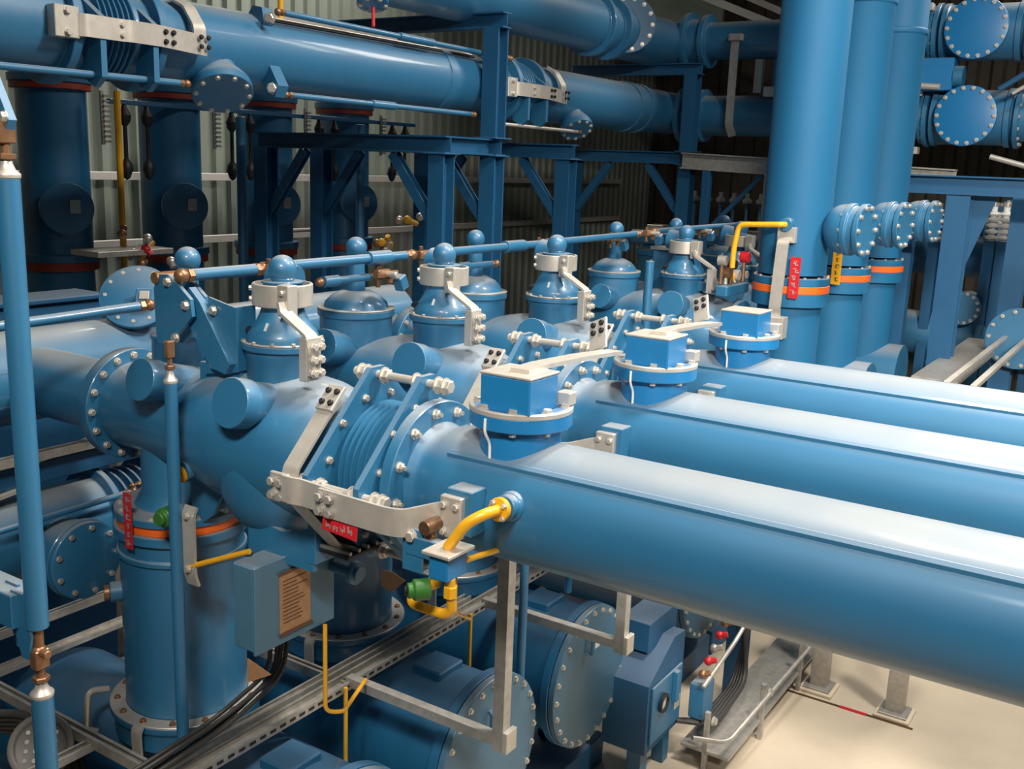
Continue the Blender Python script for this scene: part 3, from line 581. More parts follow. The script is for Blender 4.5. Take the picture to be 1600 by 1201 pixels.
# strut frame with hanger posts
sf = thing('strut_gantry', 'galvanised strut gantry with hanging posts in front of the lower tanks', 'frame', (-3.6, 4.0, -2.9))
part('long_rail', MB().channel((-3.62, 2.2, -2.92), (-3.62, 6.6, -2.92), .1, .05), GV, sf)
part('long_rail', MB().channel((-3.72, 2.2, -2.9), (-3.72, 5.3, -2.9), .06, .04), GV, sf)
sl = meshobj('slot', MB().box((-.001, -.02, -.0075), (.001, .02, .0075), 0), RB, V((0, 0, 0))); COL.objects.unlink(sl)
for i in range(56):
    o = sl.copy(); COL.objects.link(o); o.parent = sf; o.location = V((-3.5675, 2.32+i*.07, -2.918))-base(sf)
bpy.data.objects.remove(sl)
for y, z1 in ((3.98, -1.5), (5.32, -1.6)):
    part('arm', MB().channel((-3.6, y, -2.9), (-2.56, y, -2.9), .055, .055, up=(0, 0, -1)), GV, sf)
    part('post', MB().channel((-2.56, y, -2.95), (-2.56, y, z1), .065, .065, up=(-1, 0, 0)), GV, sf)
    part('corner_plate', MB().box((-2.53, y-.035, -2.95), (-2.5, y+.06, -2.83)), AL, sf)
part('cross_arm', MB().channel((-5.4, 2.76, -2.9), (-3.62, 2.76, -2.9), .055, .055), GV, sf)
part('cross_arm', MB().channel((-4.6, 4.0, -2.95), (-3.62, 4.0, -2.95), .055, .055), GV, sf)
part('short_rail', MB().channel((-4.2, 2.2, -2.92), (-4.2, 2.76, -2.92), .06, .04), GV, sf)
tr = thing('cable_tray', 'slotted galvanised cable tray beyond the left vertical rod', 'tray', (-5.5, 3.4, -2.85))
part('upper_rail', MB().channel((-5.5, 2.2, -2.83), (-5.5, 4.4, -2.83), .05, .05), GV, tr); part('lower_rail', MB().channel((-5.4, 2.2, -3.0), (-5.4, 4.3, -3.0), .09, .03), GV, tr)
for i, (dx, dz) in enumerate(((0, 0), (.05, .02), (-.04, .03), (.02, .05))):
    solo('control_cable', MB().tube([(-3.5+dx*.5, 3.35+dx, -2.3), (-3.5+dx, 3.33, -2.55), (-3.66+dx, 3.1, -2.8+dz), (-3.68+dx, 2.6, -2.86+dz), (-3.68+dx, 2.2, -2.86+dz)], .012, 10, .1), CB, 'dark cables curving from the control box down to the strut frame', 'cable', 'control box cables')
for i in range(3):
    p = (-3.5+(.0, .05, -.04)[i]*.5, 3.35+(.0, .05, -.04)[i], -2.3)
    solo('cable_gland', MB().cyl((p[0], p[1], -2.25), (p[0], p[1], -2.37), .012, 10), AL, 'pale cable ends under the control box', 'gland', 'cable glands')
for i in range(5):
    solo('power_cable', MB().tube([(-4.9-.03*i, 2.0, -2.9-.04*i), (-4.75-.03*i, 2.45, -2.8-.03*i), (-4.7, 2.8+.04*i, -2.95-.05*i), (-4.55, 2.75+.05*i, -3.4), (-4.5, 2.7, -4.2)], .022, 10, .2), CB, 'thick black cables bundled behind the lower left rod', 'cable', 'left black cables')
gd = thing('gear_dial', 'dark perforated round dial behind the lower left rod', 'dial', (-4.4, 2.55, -2.95))
part('disc', MB().lathe((-4.42, 2.62, -2.95), (.5, -.6, .5), [(0, 0), (0, .16), (.03, .16), (.03, .13), (.02, .12), (.02, 0)], 32), DG, gd)
hm = MB()
for i in range(4):
    for j in range(4): p = V((-4.42, 2.62, -2.95))+V((.5, -.6, .5)).normalized()*.022+V((.77, .64, 0))*(i-1.5)*.045+V((-.34, .41, .8)).normalized()*(j-1.5)*.045; hm.lathe(p, (.5, -.6, .5), [(0, .011), (.003, .011), (.003, 0)], 8, 0)
part('holes', hm, GV, gd)

for k, (x, y, z0) in enumerate(((-3.15, 5.1, -4.3), (-3.5, 6.3, -3.15))):
    solo('conduit', MB().cyl((x, y, z0), (x, y, -1.7), .028, 12), BL, ('slim blue vertical conduit right of the nearer hanger post', 'slim blue vertical conduit under the middle long pipe')[k], 'conduit', 'slim conduits')
solo('index_plate', MB().prism([(-.07, .07), (.0, .07), (.09, .03), (0, -.06), (-.07, -.03)], (-3.6, 4.35, -2.44), (1, .2, 0), Z_, .01), CP, 'copper plate on the upright tank behind the control box', 'plate')

# ------------------------------------------------------------------ left: bus pipes along the bay, behind the vessels
lb = thing('bus_pipe', 'wide dusty-topped blue pipe coming in from the left edge behind the nearest vessel', 'pipe', (-5.75, 3, ZA), 'cross bus pipes')
part('tube', MB().lathe((-5.75, 0, ZA), Y_, [(-.5, 0), (-.5, .28), (6.9, .28), (6.9, 0)], 56), BL, lb)
for a in (20, -25): c = V((-5.75+.28*math.cos(R(a)), 0, ZA+.28*math.sin(R(a)))); part('weld_seam', MB().sweep([c-Y_*.4, c+Y_*6.8], [(-.01, -.003), (.01, -.003), (.006, .005), (-.006, .005)], (math.sin(R(a)), 0, -math.cos(R(a)))), BL, lb)
for y in (4.05, 5.3): part('tee_collar', MB().lathe((-5.75, y, ZA), X_, [(0, 0), (0, .25), (1.0, .25), (1.0, .3), (1.04, .3), (1.04, 0)], 40), BL, lb) if False else None
for k, y in enumerate(FRONT): part('branch', MB().cyl((-5.75, y, ZA), (-4.79, y, ZA), .2, 36), BL, lb)
uf = thing('flange_cover', 'round bolted blue cover tilted upward behind the lever plates', 'cover', (-5.75, 4.2, -1.1))
ax = V((.55, -.6, .62)).normalized(); c0 = V((-5.6, 4.16, -.93))
f = part('cover', MB().lathe(c0, ax, [(-.34, 0), (-.34, .16), (-.08, .16), (-.03, .23), (0, .23), (0, .22), (.012, .2), (.012, 0)], 40), BL, uf)
bolts(f, c0, ax, .19, 12, .014, AL); _, u_, w_ = frame(ax)
part('square_box', MB().obox(c0+ax*.05+u_*.07-w_*.05, (.11, .11, .09), Matrix((u_, w_, ax)).transposed(), .006), BL, uf); part('box_plate', MB().obox(c0+ax*.1+u_*.07-w_*.05, (.06, .06, .01), Matrix((u_, w_, ax)).transposed(), .002), AL, uf)
# lower cross bus with bellows, rods and a round cover
lo = thing('bus_pipe', 'lower blue cross pipe with a small bellows left of the red tag', 'pipe', (-5.4, 3, -2.3), 'cross bus pipes')
part('tube', MB().lathe((-5.4, 0, -2.22), Y_, [(-.5, 0), (-.5, .24), (3.62, .24), (3.62, .3), (3.66, .3), (3.66, .2), (4.02, .2), (4.02, .3), (4.06, .3), (4.06, .24), (6.8, .24), (6.8, 0)], 48), BL, lo)
pr = [(3.66, .2)]
for i in range(6): y = 3.66+.06*i; pr += [(y+.01, .2), (y+.02, .25), (y+.035, .25), (y+.05, .2)]
part('bellows', MB().lathe((-5.4, 0, -2.22), Y_, pr+[(4.02, .2)], 40, 0), BL, lo)
st = part('cover_stub', MB().lathe((0, 3.28, -2.3), X_, [(-5.5, 0), (-5.5, .2), (-5.02, .2), (-5.02, .23), (-4.98, .23), (-4.98, 0)], 40), BL, lo)
cv = part('round_cover', MB().lathe((0, 3.28, -2.3), X_, [(-4.98, 0), (-4.98, .225), (-4.95, .225), (-4.945, .215), (-4.945, 0)], 40), BL, lo)
bolts(cv, (-4.95, 3.28, -2.3), X_, .19, 9, .018, BT)
rod('tie_rod', (-5.08, 1.2, -2.06), (-5.08, 3.7, -2.02), .018, 'thin blue rod lying along the lower cross pipe', 'cross pipe tie rods')
rod('tie_rod', (-5.12, 3.72, -2.0), (-5.12, 4.15, -2.0), .014, 'short bronze ended rod across the small bellows', 'cross pipe tie rods', AL)
es = thing('earthing_strap', 'pale zigzag strap under the wide cross pipe at left', 'strap', (-5.4, 3.3, -1.9))
part('bar', MB().strap([(-5.3, 2.9, -1.93), (-5.3, 3.15, -1.9), (-5.3, 3.2, -1.76), (-5.3, 3.55, -1.72), (-5.3, 3.62, -1.7)], .07, .02, X_, .03), AL, es)
e2 = thing('earthing_strap', 'pale strap bent around the lower pipe beside the red tag', 'strap', (-4.75, 3.5, -2.0))
part('bar', MB().strap([(-4.75, 3.95, -1.9), (-4.75, 3.62, -1.93), (-4.75, 3.55, -1.96), (-4.75, 3.55, -2.3), (-4.75, 3.5, -2.38), (-4.75, 3.48, -2.45)], .05, .018, X_, .03), AL, e2)
rail = thing('strut_rail', 'dark galvanised rail below the wide cross pipe', 'rail', (-5.2, 3, -1.9))
part('rail', MB().channel((-5.25, 0, -1.72), (-5.25, 4.2, -1.72), .06, .05), GV, rail); part('plate', MB().box((-5.5, .2, -1.9), (-5.3, 4.2, -1.78)), BS, rail)

dz = thing('shade_backdrop', 'added dark shade duct casing low behind the left pipes', 'backdrop', (-7, 2, -4.6)); part('casing', MB().box((-7.3, -1.5, -4.55), (-7.0, 4.9, -1.15), .02), BS, dz); part('lid', MB().box((-7.35, -1.5, -1.15), (-6.95, 4.9, -1.11), .01), BS, dz)  # added dark panel that hides the lit wall where shade should fall

# ------------------------------------------------------------------ the two high bus pipes
BXX = -6.0
def highbus(z, lab, flat, y0, y1, feats):
    t = thing('bus_pipe', lab, 'pipe', (BXX, y0, z), 'high bus pipes')
    part('tube', MB().lathe((BXX, 0, z), Y_, [(y0, 0)]+feats+[(y1, 0)], 56), BL, t); return t
r = .285
def bellow_prof(y0, y1, ri, ro, n):
    out = []
    for i in range(n):
        p = (y1-y0)/n; y = y0+i*p; out += [(y+p*.1, ri), (y+p*.35, ro), (y+p*.6, ro), (y+p*.85, ri)]
    return out
ft = [(.5, r), (3.86, r), (3.86, .35), (3.92, .35), (3.92, .27), (4.05, .25)]+bellow_prof(4.06, 4.34, .25, .3, 7)+[(4.35, .27), (4.47, .27), (4.47, .35), (4.53, .35), (4.53, r), (7.66, r), (7.66, .3), (7.78, .3), (7.78, r), (8.3, r), (8.35, .24), (8.72, .24), (8.72, .34), (8.78, .34), (8.78, .26), (8.85, .25)]+bellow_prof(8.86, 9.1, .25, .29, 6)+[(9.12, .26), (9.2, .26), (9.2, .34), (9.26, .34), (9.26, r), (11.5, r), (11.5, .3), (11.58, .3), (11.58, r), (11.8, r), (11.8, .3), (11.9, .3), (11.9, .27), (12.9, .27)]
h1 = highbus(.715, 'long high blue pipe from upper left to the rear frames', 0, .5, 12.9, ft)
f2 = [(2.0, .29), (6.2, .29), (6.2, .33), (6.3, .33), (6.3, .29), (10.6, .29), (10.6, .35), (10.68, .35), (10.68, .27), (11.0, .27), (11.0, .35), (11.08, .35), (11.08, .3), (12.9, .3)]
h2 = highbus(1.56, 'second high blue pipe above it, cut by the top edge', 0, 2.0, 12.9, f2)
for z, lab, rr in ((.68, 'shaded lower', .25), (1.6, 'upper')+(.23,)):
    t = thing('bus_pipe', 'horizontal rear blue pipe running right, '+lab+' of the two', 'pipe', (-6, 12.8, z), 'rear bus pipes')
    part('tube', MB().lathe((0, 12.8, z), X_, [(-5.76, 0), (-5.76, .3), (-5.75, .36), (-5.68, .36), (-5.68, .28), (-5.5, .26), (-5.5, .33), (-5.43, .33), (-5.43, rr), (-2.75, rr), (-2.75, .3), (-2.7, .3), (-2.7, rr*.9), (-2.62, rr*.9), (-2.62, .32), (-2.56, .32), (-2.56, .3), (-1.85, .3), (-1.85, .32), (-1.79, .32), (-1.79, .25), (3, .25), (3, 0)], 48), BL, t)
    cv = part('round_cover', MB().lathe((-2.22, 12.8, z), -Y_, [(.0, 0), (0, .28), (.38, .28), (.38, .325), (.42, .325), (.425, .32), (.425, 0)], 48), BX, t)
    bolts(cv, (-2.22, 12.8-.425, z), -Y_, .295, 18, .02, BT, True)
    fl = part('near_flange', MB().ring((-2.7, 12.8, z), X_, 0, .05, .33, .2, 40), BL, t); bolts(fl, (-2.7, 12.8, z), -X_, .29, 14, .018, BT, True)
    fl = part('far_flange', MB().ring((-1.75, 12.8, z), X_, 0, .05, .33, .2, 40), BL, t); bolts(fl, (-1.7, 12.8, z), X_, .29, 14, .018, BT, True)
    part('clamp', MB().box((-2.95, 12.5, z+.22), (-2.72, 12.65, z+.3)), AL, t); part('clamp', MB().box((-2.9, 12.5, z-.42), (-2.7, 12.62, z-.34)), AL, t)
pc = part('corner_cover', MB().lathe((-6.0, 11.5, 1.6), V((.5, -.8, .1)), [(0, 0), (0, .27), (.28, .27), (.28, .33), (.32, .33), (.32, 0)], 40), BL, h2)
bolts(pc, V((-6.0, 11.5, 1.6))+V((.5, -.8, .1)).normalized()*.32, V((.5, -.8, .1)), .29, 14, .02, BT, True)
def highnozzle(par, y, z, s=1):
    ax = V((.5, -.3, -.8)).normalized(); o = V((BXX+.13, y+.06, z+.05))
    n = part('nozzle', MB().lathe(o, ax, [(0, 0), (0, .11*s), (.1, .12*s), (.22, .2*s), (.25, .21*s), (.3, .21*s), (.3, 0)], 40), BL, par)
    bolts(n, o+ax*.3, ax, .18*s, 10, .016, AL, True)
highnozzle(h1, 5.05, .58); highnozzle(h1, 10.0, .56, .85)
def highstrap(y, lab, s=1):
    t = thing('earthing_strap', lab, 'strap', (BXX+.3, y, .7), 'high pipe straps'); x = BXX+.38
    part('bar', MB().strap([(x-.06, y-.36, .7), (x, y-.3, .7), (x, y-.05, .7), (x+.02, y, .7), (x, y+.25, .7), (x-.02, y+.62, .68)], .13, .018, Z_, .03), AL, t)
    a = part('lug', MB().box((x-.1, y-.48, .62), (x-.02, y-.32, .8)), AL, t); part('upright_bar', MB().strap([(x-.04, y+.58, .62), (x-.04, y+.58, .8), (x-.12, y+.56, .93), (x-.2, y+.5, .98)], .1, .016, Y_, .03), AL, t)
    for yy in (y-.02, y+.3, y+.58):
        for dy in (-.03, .03):
            for z in (.67, .73): bolt(t, (x+.012, yy+dy, z), X_, .014, RB if yy > y else AL, True)
    for z in (.65, .77): bolt(a, (x-.02, y-.4, z), X_, .02, AL, True)
highstrap(4.2, 'pale strap with black bolts across the bellows of the long high pipe'); highstrap(8.95, 'small pale strap across the farther bellows of the long high pipe')
for y in (4.02, 4.4, 8.82, 9.16):
    p = part('tie_plate', MB().prism([(-.1, .36), (.38, .05), (.38, -.3), (.3, -.36), (.2, -.3), (.2, 0), (-.1, .25)], (BXX, y, .715), X_, Z_, .04), BL, h1)
def bracket(y, z, up, lab):
    t = thing('rod_bracket', lab, 'bracket', (BXX+.28, y, z), 'rod brackets'); s = 1 if up else -1
    part('plate', MB().prism([(0, -.02*s), (.16, .1*s), (.14, .2*s), (.05, .22*s), (-.06, .1*s)] if up else [(-.02, .17), (.0, .17), (.12, -.02), (.08, -.1), (-.04, -.08)], (BXX+(.08 if up else .24), y, z), X_, Z_, .1), BL, t)
    bolt(t, (BXX+.3, y-.05, z+(.12 if up else -.04)), (.5, -.8, 0), .035, BT, True)
bracket(5.5, .82, True, 'blue bracket holding the upper rod on the long high pipe'); bracket(5.52, .5, False, 'blue bracket holding the lower rod on the long high pipe')
rod('operating_rod', (-5.7, 5.6, .425), (-5.7, 8.0, .42), .022, 'thin blue rod with a square sleeve along the lower side of the long high pipe', 'high rods', sleeve=(.4, .52))
rod('operating_rod', (-5.72, 5.55, 1.0), (-5.72, 8.6, .98), .022, 'thin blue rod along the top of the long high pipe', 'high rods', sleeve=(.45, .6))
rod('operating_rod', (-5.7, 2.5, .42), (-5.7, 4.7, .43), .022, 'thin blue rod with bronze end under the left bellows of the long high pipe', 'high rods')
rod('operating_rod', (-5.7, 8.3, .36), (-5.7, 10.0, .35), .018, 'thin pale rod under the farther bellows of the long high pipe', 'high rods', AL)
tp = thing('lit_top_strip', 'pale strip drawn as the lit top of the long high pipe', 'rail', (-5.9, 6, 1.0))
part('rail', MB().obox((-5.9, 6.85, .985), (.11, 2.6, .02), Matrix.Rotation(R(22), 3, 'Y'), .003), AL, tp); part('shadow_strip', MB().obox((-5.835, 6.85, .952), (.035, 2.6, .02), Matrix.Rotation(R(34), 3, 'Y'), .003), RB, tp)  # pale strip stands for the lit pipe top, black strip for a shadow line
hu = thing('hanging_valve', 'blue bolted valve head hanging from the upper high pipe with a red spindle', 'valve', (-5.7, 6.65, 1.2))
hv = part('head', MB().lathe((-5.75, 6.62, 1.2), (.3, -.3, -1), [(-.3, 0), (-.3, .08), (-.04, .08), (-.04, .13), (0, .13), (0, 0)], 24), BX, hu); bolts(hv, (-5.75, 6.62, 1.2), (.3, -.3, -1), .1, 6, .018, AL, True)
part('spindle', MB().cyl((-5.73, 6.6, 1.18), (-5.7, 6.57, 1.02), .014, 10), RD, hu, 'red spindle')
gasline('yellow line rising behind the long high pipe', [(-5.9, 5.75, .98), (-5.9, 5.75, 1.5)], .02)
hg = thing('hanger_strap', 'long pale flat bar hanging in front of the two rear pipes', 'strap', (-4.98, 12.45, .5))
part('bar', MB().strap([(-4.98, 12.5, 1.6), (-4.98, 12.47, 1.5), (-4.97, 12.45, .55), (-4.93, 12.5, .42)], .1, .02, X_, .05), GV, hg); part('foot', MB().box((-5.06, 12.44, 1.56), (-4.9, 12.54, 1.64)), GV, hg)

# ------------------------------------------------------------------ steel portals
def post(par, x, y, z0, z1, w=.17): part('post', MB().ibeam((x, y, z0), (x, y, z1), w, w, .018, .014, up=(0, 1, 0)), BS, par)
def portal(lab, y, x0, x1, z0=-4.6, zt=.13, up=None, brace=True):
    t = thing('steel_portal', lab, 'steel frame', (x1, y, -4.6), 'steel portals')
    part('beam', MB().ibeam((x0, y, zt), (x1+.1, y, zt), .15, .15, .014, .012), BS, t)
    post(t, x1, y, z0, zt-.075); post(t, x0+.1, y, z0, zt-.075)
    part('cap_plate', MB().box((x1-.12, y-.12, zt-.085), (x1+.12, y+.12, zt-.072)), BS, t)
    if brace:
        part('brace', MB().ibeam((x1-.55, y, zt-.09), (x1-.05, y, zt-.72), .08, .09, .01, .01, up=(0, 1, 0)), BS, t)
        part('brace', MB().ibeam((x0+.65, y, zt-.09), (x0+.15, y, zt-.72), .08, .09, .01, .01, up=(0, 1, 0)), BS, t)
    if up:
        post(t, x1, y, zt+.075, up); part('top_beam', MB().ibeam((x0, y, up+.07), (x1+.12, y, up+.07), .14, .14, .014, .012), BS, t)
        part('base_plate', MB().box((x1-.13, y-.13, zt+.075), (x1+.13, y+.13, zt+.09)), BS, t)
    return t
portal('blue steel portal nearest the camera, post behind the middle ball', 7.38, -7.9, -5.6)
p2 = portal('tall blue steel portal that carries the beam in front of the long high pipe', 8.17, -7.9, -5.6, up=1.2)
part('link_beam', MB().ibeam((-5.6, 7.45, .13), (-5.6, 8.1, .13), .15, .12, .014, .012), BS, p2)
portal('blue steel portal behind the tall one, post behind the farthest ball', 9.56, -7.6, -5.6)
portal('rear tall blue steel portal left of the three columns', 12.35, -7.2, -5.45, up=1.15)
gs = thing('steel_portal', 'brownish galvanised gantry under the rear pipes', 'steel frame', (-5, 12.2, -4.6), 'steel portals')
part('beam', MB().ibeam((-5.45, 12.2, .1), (-2.2, 12.2, -.0), .2, .12, .016, .014), GV, gs)
for x in (-5.1, -4.3, -3.3): part('post', MB().box((x-.05, 12.15, -4.6), (x+.05, 12.25, 0)), BS if x < -4.5 else GV, gs)
part('brace', MB().cyl((-5.05, 12.2, -.75), (-4.4, 12.2, -.05), .03, 8), BS, gs)
def rpost(lab, x, y, w, zt, z0=-4.6):
    t = thing('steel_post', lab, 'post', (x, y, z0), 'right steel posts'); part('column', MB().ibeam((x, y, z0), (x, y, zt), w, w*1.1, .016, .014, up=(0, 1, 0)), BS, t)
    part('gusset', MB().prism([(-w/2, 0), (w*1.5, 0), (-w/2+.02, -1.2), (-w/2, -1.2)], (x+.02, y+w*.55, zt), X_, Z_, .012), BS, t); return t
rpost('broad blue steel post standing right of the three columns', -1.9, 10.9, .2, -.16)
rpost('blue steel post near the right edge of the photo', -1.45, 11.9, .19, -.1)
solo('steel_post', MB().box((-2.46, 11.0, -4.6), (-2.32, 11.15, -.45)), BS, 'dark flat steel post directly behind the third column', 'post', 'right steel posts', (-2.4, 11.07, -4.6))
sb = thing('steel_beam', 'blue steel beam on top of the right posts', 'beam', (-1.9, 10.9, -.08))
part('beam', MB().ibeam((-3.4, 10.9, -.06), (1.5, 10.9, -.06), .18, .16), BS, sb); part('rear_beam', MB().ibeam((-1.9, 10.95, -.06), (-1.9, 16, -.06), .18, .16), BS, sb)

# ------------------------------------------------------------------ three tall columns on the bay behind
for k, Y in enumerate(REAR):
    t = thing('riser_column', 'tall blue riser column, '+('leftmost and nearest', 'middle one', 'rightmost one')[k]+' of the three', 'column', (-2.6, Y, -1.9), 'riser columns'); O = (-2.6, Y, 0); r = .265
    zc = 1.9-.0*k
    part('upper_tube', MB().lathe(O, Z_, [(-.785, 0), (-.785, r), ((3.2, 1.42, 1.32)[k], r), ((3.2, 1.43, 1.33)[k], r+.012), ((3.21, 1.47, 1.37)[k], r+.012), ((3.22, 1.48, 1.38)[k], r), (6.5, r), (6.5, 0)], 56, .002), RS, t)
    f = part('upper_flange', MB().lathe(O, Z_, [(-.865, 0), (-.865, .3), (-.805, .3), (-.805, r), (-.795, 0)], 48), RS, t); bolts(f, (-2.6, Y, -.805), Z_, .285, 14, .012, BT, True)
    part('insulator_ring', MB().lathe(O, Z_, [(-.925, 0), (-.925, .302), (-.865, .302), (-.865, 0)], 48), OR, t, 'orange ring')
    part('lower_flange', MB().lathe(O, Z_, [(-1.03, 0), (-1.03, .3), (-.925, .3), (-.925, 0)], 48), RS, t)
    part('lower_tube', MB().lathe(O, Z_, [(-1.95, 0), (-1.95, .25), (-1.03, .25), (-1.03, 0)], 48), RS, t)
    lt = part('bottom_tee', MB().lathe((0, Y, -1.95), X_, [(-3.0, 0), (-3.0, .3), (-2.2, .3), (-2.2, 0)], 36), BL, t)
    bo = V((-2.6, Y, -.41)); bd = V((1, -.12, 0)).normalized()
    bx = part('side_bushing', MB().lathe(bo, bd, [(.1, 0), (.1, .08), (.25, .08), (.27, .11), (.3, .155), (.34, .18), (.38, .19), (.43, .19), (.43, .2), (.47, .2), (.475, .18), (.53, .175), (.53, .2), (.57, .2), (.57, 0)], 36), BL, t)
    bolts(bx, bo+bd*.57, bd, .175, 10, .017, BT, True); bolts(bx, bo+bd*.43, -bd, .187, 10, .014, BT, True)
    if k: continue
    e = thing('earthing_strap', 'pale upright strap on the nearest riser column', 'strap', (-2.6, Y-.3, -1), 'riser straps'); x = -2.575
    part('bar', MB().strap([(x, Y-.27, -.48), (x, Y-.36, -.52), (x-.02, Y-.36, -1.05), (x-.02, Y-.3, -1.2)], .09, .02, X_, .03), AL, e)
    part('top_lug', MB().box((x-.07, Y-.31, -.53), (x+.07, Y-.25, -.41)), AL, e); lg = part('foot_lug', MB().box((x-.07, Y-.4, -1.27), (x+.07, Y-.28, -1.1)), AL, e)
    for dx in (-.03, .03):
        for dz in (-1.23, -1.16): bolt(lg, (x+dx, Y-.4, dz), -Y_, .018, GV, True)
for k, (x, y, z, lab) in enumerate(((-2.475, 7.78, -.79, 'red upright sign on the nearest riser column'), (-2.5, 9.0, -.78, 'yellow upright sign on the middle riser column'))):
    g = thing('warning_tag', lab, 'sign', (x, y, z-.16))
    part('plate', MB().box((x-.04, y-.005, z-.16), (x+.04, y+.005, z+.16), .002), RD if k == 0 else YE, g); part('holder', MB().box((x-.015, y+.005, z-.1), (x+.015, y+.09, z-.07)), GV, g)
    tag_marks(g, (x, y-.0065, z), X_, Z_, .065, .28, 5, AL if k == 0 else BR, 5+k)
bus = REAR[0]
ny = thing('gas_pipe', 'yellow pipe from a nozzle on the nearest riser column down to the left', 'pipe', (-2.5, bus-.3, -.27))
part('stub', MB().cyl((-2.58, bus-.2, -.39), (-2.575, bus-.34, -.39), .05, 18), BL, ny); part('pipe', MB().tube([(-2.575, bus-.34, -.39), (-2.6, bus-.38, -.39), (-2.93, bus-.38, -.41), (-2.96, bus-.38, -.6), (-2.96, bus-.38, -.75)], .022, 12, .05), YE, ny)

# ------------------------------------------------------------------ dark bay under the high pipe, at the left
for k in range(4):
    y = 5.72+1.3*k; x = -8.8
    t = thing('rear_tank_column', 'shadowed upright tank under the high pipe, '+('leftmost', 'second', 'third', 'fourth')[k]+' from the left', 'tank', (x, y, -4.6), 'shadowed upright tanks')
    part('body', MB().lathe((x, y, 0), Z_, [(-4.6, 0), (-4.6, .3), (-1.05, .3), (-1.05, .36), (-.98, .36), (-.98, .3), (.55, .3), (.55, .36), (.62, .36), (.62, .33), (.9, .33), (1.0, 0)], 40), BC, t)
    part('upper_ring', MB().ring((x, y, 0), Z_, .49, .55, .345, .29, 40), OD, t, 'orange ring darkened by painted shade'); part('lower_ring', MB().ring((x, y, 0), Z_, -1.13, -1.05, .345, .29, 40), OD, t, 'orange ring')
    pc = part('port_cover', MB().lathe((x, y, -.55), V((.72, -.3, 0)), [(.2, 0), (.2, .18), (.42, .18), (.42, .23), (.46, .23), (.46, .21), (.47, 0)], 36), BC, t)
    part('port_plate', MB().obox(V((x, y, -.55))+V((.72, -.3, 0)).normalized()*.48+V((.02, .06, .02)), (.01, .09, .12), Matrix.Rotation(R(-22), 3, 'Z'), .002), GV, pc)
    n = thing('rack', 'toothed pale rack strip beside the shadowed upright tank '+('nearest the left', 'second from left', 'third from left', 'fourth from left')[k], 'rack', (x+.2, y-.35, 0), 'toothed racks')
    m = MB()
    for i in range(10): m.box((x+.32, y+.28, .04+.045*i), (x+.38, y+.34, .062+.045*i), 0)
    part('teeth', m.box((x+.34, y+.26, .02), (x+.36, y+.29, .5), 0), GV, n)
    for dy in (.55, .8):
        q = thing('insulator_link', 'slim dark insulator link beside shadowed tank '+('one', 'two', 'three', 'four')[k]+(' on its near side' if dy < .6 else ' on its far side'), 'insulator', (x+.3, y+dy, 0), 'insulator links')
        part('link', MB().lathe((x+.3, y+dy, 0), Z_, [(-.3, 0), (-.28, .03), (-.2, .06), (-.14, .05), (-.1, .02), (.2, .02), (.24, .05), (.3, .06), (.36, .03), (.4, .02), (.4, 0)], 14, 0), RB, q)
solo('cross_beam', MB().box((-8.53, 6.1, .395), (-8.47, 10.6, .44)), BS, 'dark beam tying the shadowed upright tanks together', 'beam')
for x, z in ((-11.4, -.4), (-11.4, -1.25)):
    solo('wall_rail', MB().box((x, -2, z), (x+.06, 22, z+.1)), WST, 'pale horizontal rail on the sheet wall, '+('upper' if z > -1 else 'lower')+' one', 'rail', 'wall rails')
gasline('yellow vertical line between the two leftmost shadowed tanks', [(-8.3, 6.05, .5), (-8.3, 6.05, -1.2)], .03)
gasline('yellow vertical line behind the rear portals', [(-6.8, 11.5, .0), (-6.8, 11.5, -4.6)], .03)
for i, (x, y) in enumerate(((-8.2, 7.42), (-7.9, 8.9))):
    solo('conduit', MB().cyl((x, y, -4.6), (x, y, .35), .05, 12), BL, ('slim blue vertical conduit in front of the sheet wall at left', 'slim blue vertical conduit behind the first portal')[i], 'conduit', 'slim conduits')
random.seed(11)
vl = thing('valve_cluster', 'small bronze and red valve cluster at the foot of the second shadowed tank', 'valves', (-7.9, 5.6, -1))
for i in range(7):
    p = V((-8.0+random.uniform(-.1, .25), 5.75+random.uniform(0, .4), -.75-random.uniform(0, .3))); part('fitting', MB().cyl(p, p+V((random.uniform(-.1, .1), random.uniform(-.1, .2), random.uniform(-.1, .1))), .03, 8).ball(p, .045, 10, 6), (BR, BT, YE, BT, BR, RD, BT)[i], vl)
part('shelf', MB().box((-8.3, 5.5, -.95), (-7.9, 6.3, -.9)), GV, vl)
v2 = thing('valve_cluster', 'small yellow and bronze valve cluster left of the first portal post', 'valves', (-7.0, 8.2, -1))
for i in range(9):
    p = V((-7.0+random.uniform(-.1, .2), 8.2+random.uniform(0, .5), -.6-random.uniform(0, .35))); part('fitting', MB().cyl(p, p+V((random.uniform(-.1, .1), random.uniform(-.1, .2), random.uniform(-.1, .1))), .03, 8).ball(p, .045, 10, 6), (YE, BT, YE, BR, BR, BT, BT, YE, BR)[i], v2)
hr = thing('guard_rail', 'thin grey guard rail in front of the sheet wall', 'rail', (-9.5, 8, -1))
part('rails', MB().cyl((-9.5, 8.6, -.95), (-9.5, 10.5, -.95), .025, 8).cyl((-9.5, 8.6, -.95), (-9.5, 8.6, -4.6), .025, 8).cyl((-9.5, 10.5, -.95), (-9.5, 10.5, -4.6), .025, 8), GV, hr)

